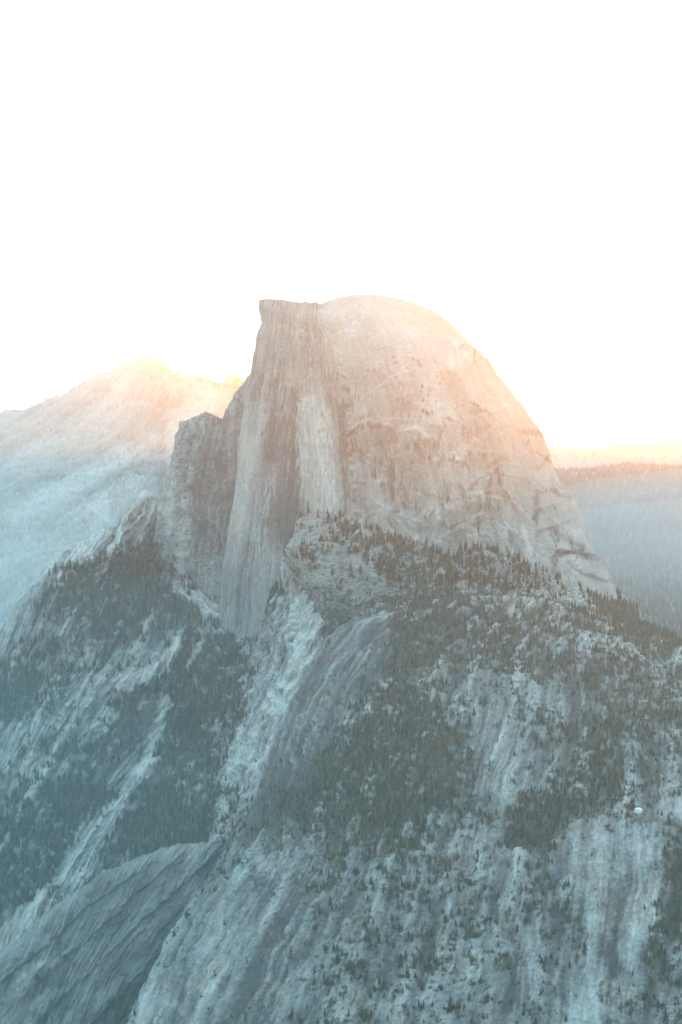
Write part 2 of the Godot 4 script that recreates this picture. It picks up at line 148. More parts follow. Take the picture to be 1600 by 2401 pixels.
# bands of other stone: paler (+) or stained (-), half width (m), course in elevation
const STONE := {
	"valley_slope": [
		[0.8, 9, [-255,968,-286,986,-317,1006,-353,1027,-379,1053,-429,1075,-452,1095]],
		[0.9, 14, [-422,963,-450,923,-478,894,-513,870,-563,857]],
		[0.9, 10, [-362,950,-383,912,-393,891]],
		[1, 12, [-452,821,-458,762,-469,725,-484,680,-519,636,-534,602,-545,587]],
		[1.1, 24, [-546,581,-568,557,-593,529,-610,500,-628,470]],
		[1, 22, [-670,423,-697,398,-732,367]],
		[0.5, 10, [-372,671,-385,645,-399,627]],
		[0.6, 12, [-271,618,-277,579,-287,532,-289,510]],
		[0.9, 12, [-114,1176,-111,1115,-102,1045,-101,938,-109,864]],
		[1.1, 30, [-66,1066,-63,1017,-82,940,-99,883]],
		[0.8, 34, [-90,1056,-101,938,-119,854]],
		[0.8, 34, [-129,844,-147,771,-180,669]],
		[0.6, 28, [-160,929,-199,791,-242,675]],
		[0.5, 30, [-844,997,-819,1079,-754,1140]],
		[0.6, 40, [-551,1333,-601,1271,-655,1229,-729,1177]],
		[0.4, 40, [-666,835,-632,861,-619,792,-649,777]],
		[0.45, 30, [-347,607,-308,643,-265,659]],
		[0.5, 25, [-796,729,-761,766,-695,782]],
		[0.4, 20, [-798,642,-765,676,-720,702]],
	],
	"near_ridge": [
		[-0.65, 80, [28,1029,-39,920,-82,829,-125,764,-170,693]],
		[0.35, 14, [263,1102,337,1106,394,1102,472,1097]],
		[0.4, 16, [488,1047,511,1032,471,1025]],
		[0.3, 14, [520,1032,562,1037,514,1017]],
		[0.3, 14, [578,1030,611,1013]],
		[0.4, 16, [722,990,679,979,653,974]],
		[0.3, 14, [75,1065,128,1074,167,1077]],
		[0.3, 14, [321,840,308,797,290,769]],
		[0.4, 10, [242,698,259,673,269,650]],
		[0.35, 14, [569,712,564,668,549,631,531,612]],
		[0.275, 30, [414,707,471,736,497,711,473,659]],
		[0.4, 12, [521,594,510,552,488,522,455,484,431,454]],
		[0.45, 10, [625,813,604,781,587,749]],
		[0.3, 14, [431,511,406,475,388,438]],
		[-0.5, 8, [452,560,469,531,479,509]],
		[0.35, 8, [-91,647,-148,597,-161,630]],
		[0.35, 8, [-66,670,-33,669,-49,650]],
		[-0.35, 40, [-79,554,-84,496,-89,425]],
		[-0.3, 30, [-144,543,-153,459,-179,404]],
		[0.2, 30, [-266,512,-327,396,-363,354]],
		[0.175, 20, [-233,450,-238,460,-267,386]],
	],
	"lower_buttress": [
		[0.25, 6, [-358,547,-444,537,-522,509,-603,457,-685,402]],
		[0.5, 16, [-321,537,-336,480,-330,454]],
		[0.35, 14, [-450,410,-491,370,-516,330]],
		[0.35, 14, [-529,419,-599,359,-666,301]],
		[-0.35, 16, [-431,476,-491,426,-558,356]],
		[-0.3, 14, [-499,520,-564,464,-635,391]],
		[-0.39, 4, [-558,431,-566,419,-579,409,-595,398]],
		[-0.26, 4.8, [-361,419,-386,398,-408,379,-426,359]],
		[0.25, 6.1, [-628,331,-644,316,-659,303,-667,288]],
		[-0.27, 6.7, [-559,346,-566,339,-570,333,-582,327]],
		[-0.42, 7.2, [-533,419,-546,399,-568,378,-586,358]],
		[0.44, 5.9, [-515,324,-530,312,-541,299,-555,285]],
		[-0.53, 4.4, [-327,271,-346,252,-370,237,-384,218]],
		[0.44, 7.9, [-379,487,-401,464,-426,443,-441,422]],
		[-0.57, 7.9, [-350,240,-355,227,-373,219,-379,206]],
		[0.29, 7.7, [-394,433,-413,417,-425,400,-445,386]],
		[-0.3, 4, [-434,371,-455,360,-462,345,-482,334]],
		[0.21, 4.7, [-539,373,-550,360,-563,347,-571,334]],
		[0.27, 7.6, [-485,419,-495,407,-507,396,-516,383]],
		[-0.52, 3.7, [-359,282,-375,268,-393,257,-407,244]],
		[-0.3, 7.1, [-461,371,-471,359,-482,347,-499,337]],
		[-0.28, 7.9, [-600,363,-618,347,-631,332,-648,316]],
		[0.41, 6.1, [-630,382,-647,359,-664,338,-687,319]],
		[0.25, 7.1, [-571,337,-589,316,-607,296,-625,276]],
		[0.26, 7.7, [-644,404,-661,382,-681,362,-702,343]],
		[0.38, 7.4, [-597,392,-623,373,-634,353,-657,335]],
		[0.44, 3.6, [-612,391,-622,377,-640,364,-650,350]],
		[0.25, 6.4, [-427,339,-441,327,-451,316,-469,306]],
		[-0.56, 7.3, [-563,322,-570,314,-579,307,-584,299]],
		[-0.41, 8, [-568,408,-581,391,-594,375,-609,359]],
		[0.4, 5, [-315,460,-325,450,-335,440,-342,429]],
		[-0.41, 3.9, [-434,315,-455,299,-474,283,-491,267]],
		[-0.3, 6.4, [-631,375,-642,362,-655,350,-667,337]],
		[-0.28, 4.1, [-631,397,-642,381,-660,366,-669,350]],
		[0.45, 4.8, [-588,401,-601,388,-612,375,-622,362]],
		[0.35, 7.4, [-570,428,-575,419,-583,410,-590,401]],
		[0.4, 7.7, [-601,425,-616,408,-630,392,-649,376]],
		[0.31, 6.1, [-428,355,-451,335,-476,319,-495,300]],
		[-0.26, 5.4, [-607,318,-623,305,-633,291,-648,278]],
		[0.3, 3.9, [-445,368,-458,349,-475,332,-499,318]],
	],
	"dome": [
		[-0.8, 20, [-120,1595,-112,1517,-107,1429,-109,1386,-120,1301,-130,1204]],
		[-0.6, 34, [-160,1521,-153,1410,-129,1311,-175,1301]],
		[-0.5, 40, [-152,1322,-118,1279,-162,1236]],
		[-0.45, 16, [-179,1637,-178,1523,-188,1411]],
		[0.9, 6, [-99,1570,-103,1494,-108,1462]],
		[0.7, 34, [-69,1556,-61,1427,-53,1353,-42,1295]],
		[0.7, 28, [-29,1511,-23,1405,-10,1301]],
		[0.7, 12, [-85,1450,-94,1386,-101,1343]],
		[-0.6, 14, [15,1552,19,1446,16,1321]],
		[-0.45, 18, [-11,1617,2,1510]],
		[0.5, 26, [-227,1572,-249,1459,-266,1346,-275,1188]],
		[0.4, 20, [-176,1411,-198,1279,-220,1136]],
		[-0.5, 16, [-223,1665,-235,1527]],
		[-0.4, 14, [-156,1690,-161,1578]],
		[0.4, 12, [-132,1675,-129,1540]],
		[-0.35, 12, [-87,1736,-82,1601]],
		[-0.3, 12, [-59,1733,-51,1620]],
		[-0.5, 18, [-236,1212,-250,1101,-267,1023]],
		[-0.7, 10, [81,1422,120,1391,149,1340,163,1300]],
		[-0.6, 9, [265,1409,245,1369,225,1320]],
		[0.5, 10, [282,1449,261,1419,250,1379]],
		[-0.4, 24, [149,1480,183,1484,197,1458]],
		[0.7, 7, [145,1497,178,1497,202,1473]],
		[-0.5, 12, [61,1382,51,1321,71,1290]],
		[-0.5, 10, [106,1361,134,1310,139,1271]],
		[-0.45, 10, [196,1340,182,1300,196,1252]],
		[-0.7, 6, [449,1499,512,1497]],
		[-0.7, 6, [379,1330,401,1316]],
		[-0.6, 6, [603,1324,620,1283]],
		[-0.6, 5, [559,1238,558,1207]],
		[-0.5, 7, [520,1375,527,1332]],
		[-0.5, 5, [670,1133,710,1087]],
		[-0.55, 24, [254,1271,263,1232]],
		[-0.45, 14, [409,1241,420,1220]],
		[0.35, 40, [130,1271,196,1261,293,1252]],
		[0.35, 50, [557,1301,550,1197,631,1101]],
		[-0.25, 60, [62,1465,101,1452,159,1419]],
		[-0.22, 60, [102,1606,121,1502]],
		[-0.25, 70, [352,1451,380,1351]],
		[0.5, 10, [290,1723,268,1651]],
		[-0.5, 4, [281,1707,273,1640]],
		[-0.5, 6, [41,1497,72,1507,101,1501]],
		[-0.4, 5, [36,1523,67,1534]],
		[-0.35, 26, [264,1606,292,1542,297,1459]],
		[0.3, 30, [202,1624,209,1539]],
		[-0.3, 20, [183,1646,160,1540]],
		[-0.5, 9, [-43,1790,-11,1694,16,1594,29,1550]],
		[0.5, 10, [-55,1805,-16,1717,10,1615]],
		[0.4, 20, [-33,1802,0,1773,32,1758]],
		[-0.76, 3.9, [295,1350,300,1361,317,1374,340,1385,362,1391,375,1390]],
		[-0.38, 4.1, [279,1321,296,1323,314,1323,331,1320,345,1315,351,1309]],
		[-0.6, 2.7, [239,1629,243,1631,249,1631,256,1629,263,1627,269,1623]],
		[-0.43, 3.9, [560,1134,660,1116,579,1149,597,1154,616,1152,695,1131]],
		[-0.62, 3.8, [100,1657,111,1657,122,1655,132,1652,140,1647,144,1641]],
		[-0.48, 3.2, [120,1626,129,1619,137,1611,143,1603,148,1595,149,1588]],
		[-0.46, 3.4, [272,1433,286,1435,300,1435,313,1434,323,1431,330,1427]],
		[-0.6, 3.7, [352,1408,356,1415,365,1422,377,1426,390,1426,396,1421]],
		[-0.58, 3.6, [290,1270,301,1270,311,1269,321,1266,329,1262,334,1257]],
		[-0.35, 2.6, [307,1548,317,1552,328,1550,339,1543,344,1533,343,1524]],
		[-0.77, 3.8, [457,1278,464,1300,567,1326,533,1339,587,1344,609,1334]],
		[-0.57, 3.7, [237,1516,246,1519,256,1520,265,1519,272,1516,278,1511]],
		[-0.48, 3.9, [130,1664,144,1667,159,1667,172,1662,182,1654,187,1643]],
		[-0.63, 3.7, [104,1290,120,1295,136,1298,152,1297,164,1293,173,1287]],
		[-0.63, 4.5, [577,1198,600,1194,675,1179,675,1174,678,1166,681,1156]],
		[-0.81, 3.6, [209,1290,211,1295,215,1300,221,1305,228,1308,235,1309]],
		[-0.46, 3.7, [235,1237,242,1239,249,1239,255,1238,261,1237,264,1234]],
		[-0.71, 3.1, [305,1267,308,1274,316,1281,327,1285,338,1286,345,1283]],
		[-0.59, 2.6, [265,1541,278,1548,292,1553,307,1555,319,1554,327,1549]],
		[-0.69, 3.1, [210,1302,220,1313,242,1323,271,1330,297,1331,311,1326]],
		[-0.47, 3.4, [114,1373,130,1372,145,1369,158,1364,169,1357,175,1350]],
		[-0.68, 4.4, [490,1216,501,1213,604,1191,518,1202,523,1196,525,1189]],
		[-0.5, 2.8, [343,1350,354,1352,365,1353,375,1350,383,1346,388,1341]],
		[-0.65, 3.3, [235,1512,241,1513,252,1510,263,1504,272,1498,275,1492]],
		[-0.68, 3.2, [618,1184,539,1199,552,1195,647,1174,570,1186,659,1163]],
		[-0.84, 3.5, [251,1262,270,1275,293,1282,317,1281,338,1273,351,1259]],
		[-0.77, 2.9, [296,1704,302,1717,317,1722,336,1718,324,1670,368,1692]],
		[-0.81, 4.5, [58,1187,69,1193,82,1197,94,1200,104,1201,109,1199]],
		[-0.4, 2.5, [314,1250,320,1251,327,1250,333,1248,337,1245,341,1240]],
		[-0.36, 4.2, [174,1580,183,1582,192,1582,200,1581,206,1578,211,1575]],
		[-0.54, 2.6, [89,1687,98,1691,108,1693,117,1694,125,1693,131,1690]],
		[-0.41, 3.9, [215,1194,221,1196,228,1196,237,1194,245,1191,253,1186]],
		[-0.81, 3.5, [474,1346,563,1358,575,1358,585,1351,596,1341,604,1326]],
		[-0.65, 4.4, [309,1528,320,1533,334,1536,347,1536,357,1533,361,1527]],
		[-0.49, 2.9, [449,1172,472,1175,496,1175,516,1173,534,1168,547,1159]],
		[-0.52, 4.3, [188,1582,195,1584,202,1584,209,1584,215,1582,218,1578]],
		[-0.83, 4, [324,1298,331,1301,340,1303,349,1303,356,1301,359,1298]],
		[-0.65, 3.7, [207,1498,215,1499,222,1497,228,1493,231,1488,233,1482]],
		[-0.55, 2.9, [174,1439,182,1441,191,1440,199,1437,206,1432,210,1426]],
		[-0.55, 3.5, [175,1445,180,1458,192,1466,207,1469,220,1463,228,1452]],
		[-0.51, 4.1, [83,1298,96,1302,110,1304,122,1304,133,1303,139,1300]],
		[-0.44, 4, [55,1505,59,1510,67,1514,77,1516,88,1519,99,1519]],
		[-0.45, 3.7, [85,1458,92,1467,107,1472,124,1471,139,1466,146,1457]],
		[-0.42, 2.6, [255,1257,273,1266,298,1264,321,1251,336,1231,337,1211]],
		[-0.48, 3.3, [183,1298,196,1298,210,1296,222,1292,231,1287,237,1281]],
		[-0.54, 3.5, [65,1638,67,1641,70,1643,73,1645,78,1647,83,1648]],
		[0.53, 6.7, [310,1258,306,1241,302,1224,305,1207]],
		[0.43, 4.8, [394,1348,388,1314,386,1280,377,1245]],
		[-0.54, 4.6, [506,1498,525,1472,534,1447,490,1408]],
		[0.38, 6.6, [426,1265,437,1237,437,1210,442,1181]],
		[0.39, 3.3, [551,1442,555,1415,566,1388,578,1361]],
		[-0.79, 3.6, [360,1397,367,1367,386,1336,395,1305]],
		[-0.73, 3.1, [119,1282,139,1247,157,1211,175,1175]],
		[-0.48, 6.8, [121,1420,117,1407,117,1393,120,1379]],
		[0.45, 5.2, [203,1393,207,1379,205,1365,201,1351]],
		[0.53, 6.5, [425,1260,434,1240,434,1221,438,1201]],
		[-0.57, 6.6, [510,1242,597,1205,508,1197,502,1174]],
		[-0.73, 5.7, [340,1365,339,1346,330,1328,327,1309]],
		[-0.74, 5.7, [473,1354,465,1330,464,1306,460,1281]],
		[0.3, 4.9, [115,1433,107,1409,99,1385,99,1360]],
		[-0.66, 3.6, [486,1449,544,1423,555,1382,567,1339]],
		[-0.46, 3.4, [122,1425,122,1392,125,1360,127,1326]],
		[-0.76, 5.1, [109,1246,121,1220,133,1194,143,1167]],
		[0.47, 4.7, [212,1348,223,1311,223,1275,228,1237]],
		[-0.4, 5.9, [231,1274,228,1257,222,1239,218,1221]],
		[-0.72, 3.3, [561,1274,463,1251,457,1223,449,1195]],
		[-0.51, 5.9, [43,1460,52,1445,53,1431,61,1417]],
		[-0.55, 4.1, [378,1270,389,1245,404,1221,418,1195]],
		[-0.4, 3.3, [183,1256,187,1223,195,1190,195,1156]],
		[0.39, 3.3, [446,1260,453,1236,456,1212,458,1188]],
		[0.35, 3, [511,1277,601,1243,609,1212,523,1199]],
		[-0.65, 7, [501,1258,596,1209,500,1188,498,1153]],
	],
	"shoulder": [
		[-0.5, 60, [-340,1544,-335,1420,-341,1242]],
		[0.5, 12, [-473,1512,-492,1402,-486,1276,-487,1144]],
		[-0.35, 50, [-388,1482,-381,1301,-401,1159]],
		[0.4, 14, [-431,1253,-440,1146]],
		[0.3, 10, [-524,1301,-534,1188]],
	],
	"far_mountain": [
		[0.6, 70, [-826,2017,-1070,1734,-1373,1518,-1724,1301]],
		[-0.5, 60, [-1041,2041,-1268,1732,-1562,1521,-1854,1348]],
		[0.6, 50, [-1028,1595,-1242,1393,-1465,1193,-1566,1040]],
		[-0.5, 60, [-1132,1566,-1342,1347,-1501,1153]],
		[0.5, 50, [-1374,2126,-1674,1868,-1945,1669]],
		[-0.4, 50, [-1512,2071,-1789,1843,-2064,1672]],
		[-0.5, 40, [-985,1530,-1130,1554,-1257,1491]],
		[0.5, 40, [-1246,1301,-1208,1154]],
	],
}
# ledges and flakes: height (m), width (m), course in elevation
const LEDGES := {
	"dome": [
		[11, 81, [31,1503,62,1521,101,1515,125,1501]],
		[8, 62, [140,1465,150,1492,183,1495,202,1468]],
		[9, 96, [274,1359,260,1414,287,1449,332,1481]],
		[9, 96, [71,1423,115,1396,149,1340,166,1286]],
		[6, 72, [225,1300,240,1359,270,1414]],
		[7, 62, [335,1335,379,1328,408,1311]],
		[7, 72, [499,1520,518,1522,528,1490]],
		[5, 57, [218,1636,246,1646,325,1700]],
		[5, 72, [101,1321,130,1300,158,1261]],
		[6, 62, [387,1261,415,1250,437,1225]],
		[8, 52, [549,1332,611,1301,626,1272]],
		[6, 48, [622,1241,643,1199,655,1170]],
		[12, 110, [-54,1837,-27,1764,-2,1682,19,1593,31,1508,39,1404,41,1290]],
		[14, 62, [-106,1285,-103,1386,-99,1451,-90,1515,-86,1602]],
		[6, 72, [102,1606,162,1635,255,1627,343,1592]],
		[6, 96, [323,1523,458,1584,505,1547]],
		[4, 62, [197,1409,256,1438,329,1440]],
		[5.4, 71, [295,1350,300,1361,317,1374,340,1385,362,1391,375,1390]],
		[4.7, 43, [279,1321,296,1323,314,1323,331,1320,345,1315,351,1309]],
		[7.6, 72, [239,1629,243,1631,249,1631,256,1629,263,1627,269,1623]],
		[7.4, 65, [560,1134,660,1116,579,1149,597,1154,616,1152,695,1131]],
		[5.4, 54, [100,1657,111,1657,122,1655,132,1652,140,1647,144,1641]],
		[6.4, 37, [120,1626,129,1619,137,1611,143,1603,148,1595,149,1588]],
		[3.2, 31, [272,1433,286,1435,300,1435,313,1434,323,1431,330,1427]],
		[3.2, 47, [352,1408,356,1415,365,1422,377,1426,390,1426,396,1421]],
		[4.2, 40, [290,1270,301,1270,311,1269,321,1266,329,1262,334,1257]],
		[3.9, 80, [307,1548,317,1552,328,1550,339,1543,344,1533,343,1524]],
		[7.4, 72, [457,1278,464,1300,567,1326,533,1339,587,1344,609,1334]],
		[7.5, 40, [237,1516,246,1519,256,1520,265,1519,272,1516,278,1511]],
		[6.7, 63, [130,1664,144,1667,159,1667,172,1662,182,1654,187,1643]],
		[5.4, 33, [104,1290,120,1295,136,1298,152,1297,164,1293,173,1287]],
		[6.9, 67, [577,1198,600,1194,675,1179,675,1174,678,1166,681,1156]],
		[7, 34, [209,1290,211,1295,215,1300,221,1305,228,1308,235,1309]],
		[6.1, 37, [235,1237,242,1239,249,1239,255,1238,261,1237,264,1234]],
		[3.7, 35, [305,1267,308,1274,316,1281,327,1285,338,1286,345,1283]],
		[5.4, 58, [265,1541,278,1548,292,1553,307,1555,319,1554,327,1549]],
		[4.8, 42, [210,1302,220,1313,242,1323,271,1330,297,1331,311,1326]],
		[6, 75, [114,1373,130,1372,145,1369,158,1364,169,1357,175,1350]],
		[5.6, 58, [490,1216,501,1213,604,1191,518,1202,523,1196,525,1189]],
		[7.5, 70, [343,1350,354,1352,365,1353,375,1350,383,1346,388,1341]],
		[5, 70, [235,1512,241,1513,252,1510,263,1504,272,1498,275,1492]],
		[5.1, 69, [618,1184,539,1199,552,1195,647,1174,570,1186,659,1163]],
		[7.2, 37, [251,1262,270,1275,293,1282,317,1281,338,1273,351,1259]],
		[6.9, 49, [296,1704,302,1717,317,1722,336,1718,324,1670,368,1692]],
		[4, 48, [58,1187,69,1193,82,1197,94,1200,104,1201,109,1199]],
		[5.7, 58, [314,1250,320,1251,327,1250,333,1248,337,1245,341,1240]],
		[7.3, 63, [174,1580,183,1582,192,1582,200,1581,206,1578,211,1575]],
		[5.7, 68, [89,1687,98,1691,108,1693,117,1694,125,1693,131,1690]],
		[7.7, 31, [215,1194,221,1196,228,1196,237,1194,245,1191,253,1186]],
		[6, 67, [474,1346,563,1358,575,1358,585,1351,596,1341,604,1326]],
		[5, 71, [309,1528,320,1533,334,1536,347,1536,357,1533,361,1527]],
		[6, 72, [449,1172,472,1175,496,1175,516,1173,534,1168,547,1159]],
		[6.8, 61, [188,1582,195,1584,202,1584,209,1584,215,1582,218,1578]],
		[7.2, 72, [324,1298,331,1301,340,1303,349,1303,356,1301,359,1298]],
		[4.8, 39, [207,1498,215,1499,222,1497,228,1493,231,1488,233,1482]],
		[3.4, 69, [174,1439,182,1441,191,1440,199,1437,206,1432,210,1426]],
		[8, 71, [175,1445,180,1458,192,1466,207,1469,220,1463,228,1452]],
		[7.9, 73, [83,1298,96,1302,110,1304,122,1304,133,1303,139,1300]],
		[6.2, 67, [55,1505,59,1510,67,1514,77,1516,88,1519,99,1519]],
		[6.6, 78, [85,1458,92,1467,107,1472,124,1471,139,1466,146,1457]],
		[4.8, 49, [255,1257,273,1266,298,1264,321,1251,336,1231,337,1211]],
		[5.9, 41, [183,1298,196,1298,210,1296,222,1292,231,1287,237,1281]],
		[6.9, 65, [65,1638,67,1641,70,1643,73,1645,78,1647,83,1648]],
	],
	"near_ridge": [
		[14, 30, [215,1095,317,1103,412,1100,496,1087]],
		[10, 30, [298,681,374,688,416,720,471,736]],
		[8, 24, [415,663,460,668,473,659]],
		[10, 30, [619,820,587,749,564,686,524,612]],
		[10, 40, [79,1042,0,944,-68,836,-131,720]],
		[8, 26, [401,611,446,572,493,510]],
	],
	"valley_slope": [
		[16, 40, [-688,867,-644,882,-615,830,-627,757]],
		[14, 40, [-115,1196,-103,1095,-112,995]],
		[14, 40, [-396,644,-312,676,-245,699]],
	],
	"lower_buttress": [
		[12, 60, [-284,534,-370,467,-450,410,-533,346,-613,281]],
		[10, 50, [-373,526,-455,472,-542,400,-640,324]],
		[10, 50, [-458,513,-533,474,-614,410,-705,344]],
		[10, 50, [-308,451,-382,372,-455,311,-507,269]],
		[8, 40, [-529,419,-584,364,-652,306]],
		[8, 40, [-402,432,-447,388,-474,352]],
	],
}
# trees that stand out one by one: sheet, least and greatest height (m), places in elevation
const SPECIMENS := {
	"rim": ["valley_slope", 20, 35, [-755,1132,-743,1141,-723,1147,-707,1151,-687,1155,-675,1157,-660,1158,-646,1161,-634,1165,-624,1171,-616,1175,-602,1179,-596,1181,-589,1184,-581,1190,-568,1197,-558,1206,-553,1217]],
	"slab": ["valley_slope", 9, 18, [-616,1229,-598,1253,-589,1274,-581,1270,-580,1293,-575,1313,-572,1329]],
	"foot": ["bench", 18, 30, [-57,1286,-31,1284,-5,1282,81,1268,105,1260,139,1251,160,1243,196,1224,258,1209,273,1210,285,1211,304,1213,312,1212,321,1212,335,1212,358,1208]],
	"corner": ["bench", 16, 26, [599,1093,619,1090,631,1086,648,1082,661,1079,675,1075,684,1071,694,1064]],
	"skyline": ["near_ridge", 13, 24, [603,1064,605,1064,609,1060,613,1060,617,1057,621,1056,628,1056,633,1054,636,1052,640,1052,646,1051,649,1049,650,1046,659,1047,664,1046,666,1042,673,1041,678,1038,680,1038,684,1037,686,1033,697,1034,700,1032,706,1030,709,1027,712,1028,720,1024,721,1022,728,1021,732,1019,735,1015,746,1016,757,1012,757,1011]],
	"bench": ["bench", 11, 19, [104,1161,108,1164,109,1151,110,1146,111,1130,112,1170,115,1170,135,1144,142,1179,152,1149,162,1179,162,1118,168,1119,170,1159,172,1153,172,1168,173,1118,174,1109,187,1177,188,1170,200,1183,200,1136,213,1113,222,1115,234,1174,249,1178,285,1125,306,1173,321,1114,331,1139,335,1154,339,1157,339,1130,342,1137,348,1145,353,1147,371,1114,373,1116,375,1135,385,1141,395,1126,405,1151,406,1147,408,1152]],
	"crest": ["near_ridge", 10, 18, [153,1073,164,1097,177,1095,208,1090,244,1102,247,1087,259,1074,346,1087,378,1092,399,1088,416,1085,424,1082,440,1099,435,1092,462,1074,476,1085,490,1090,493,1077,512,1097,520,1081,534,1095,528,1082,535,1092,531,1076,544,1095,555,1099,570,1096,574,1096,574,1075,565,1069]],
	"upper": ["near_ridge", 9, 17, [298,1046,320,1032,324,982,325,979,342,956,359,1032,350,979,373,959,396,960,397,957,406,991,399,953,418,1016,419,967,434,950,445,965,448,958,472,1032,460,953,493,1039,472,973,487,1012,490,954,503,950,521,1010,519,995,523,961,553,1035,571,1030,550,969,555,983,599,1043,579,945,609,1005,628,1035,604,980,603,960,637,1023,673,1018,657,987,674,999,670,954,717,1018,701,971]],
	"middle": ["near_ridge", 8, 15, [280,756,283,759,295,898,303,881,309,922,326,885,321,790,333,833,341,768,366,776,369,766,371,769,388,888,393,907,386,820,392,766,409,811,419,859,416,825,433,927,464,902,473,902,471,810,499,875,512,902,499,769,522,835,525,823,524,804,539,833,585,878,588,844,601,870,609,883,592,805,595,796,600,807,644,880,625,774,630,776]],
	"slabs": ["near_ridge", 6, 12, [212,448,217,467,239,505,251,528,278,640,275,482,298,663,299,546,319,469,346,481,359,581,384,514,397,555,418,688,443,628,452,681,436,562,450,607,455,628,440,477,451,522,485,662,487,478,517,553,506,484,519,545,513,500,523,537,526,488,557,620,535,477,558,504,583,610,569,531]],
	"left": ["near_ridge", 7, 13, [-74,806,-33,885,-26,914,-23,886,-22,856,-13,851,-5,838,-1,985,6,969,29,994,32,998,28,867,52,991,47,873,48,865,50,947,54,894,78,973]],
	"bottom": ["near_ridge", 6, 12, [-207,445,-237,470,-235,449,-186,436,-179,415,-169,419,-166,455,-165,583,-149,466,-156,563,-134,430,-132,426,-123,447,-106,436,-106,501,-91,426,-91,525,-32,603,9,554,27,448,30,451,132,497,151,605,151,606]],
	"snag": ["bench", 14, 22, [106,1180,135,1193,176,1115,205,1161,296,1124,346,1137]],
}
const TALUS := [383,1188,461,1160,542,1122,648,1083,577,1077,478,1094,415,1107,389,1145]
const BOULDER := [547,748]

const VALLEY_FLOOR := 120.0
var rng := RandomNumberGenerator.new()
var fbm := FastNoiseLite.new()      # soft, several octaves
var ridged := FastNoiseLite.new()   # creased, for broken rock
var fine := FastNoiseLite.new()
var block := FastNoiseLite.new()    # angular slabs and flakes
var sheets := {}
var taken := {}
var materials := {}


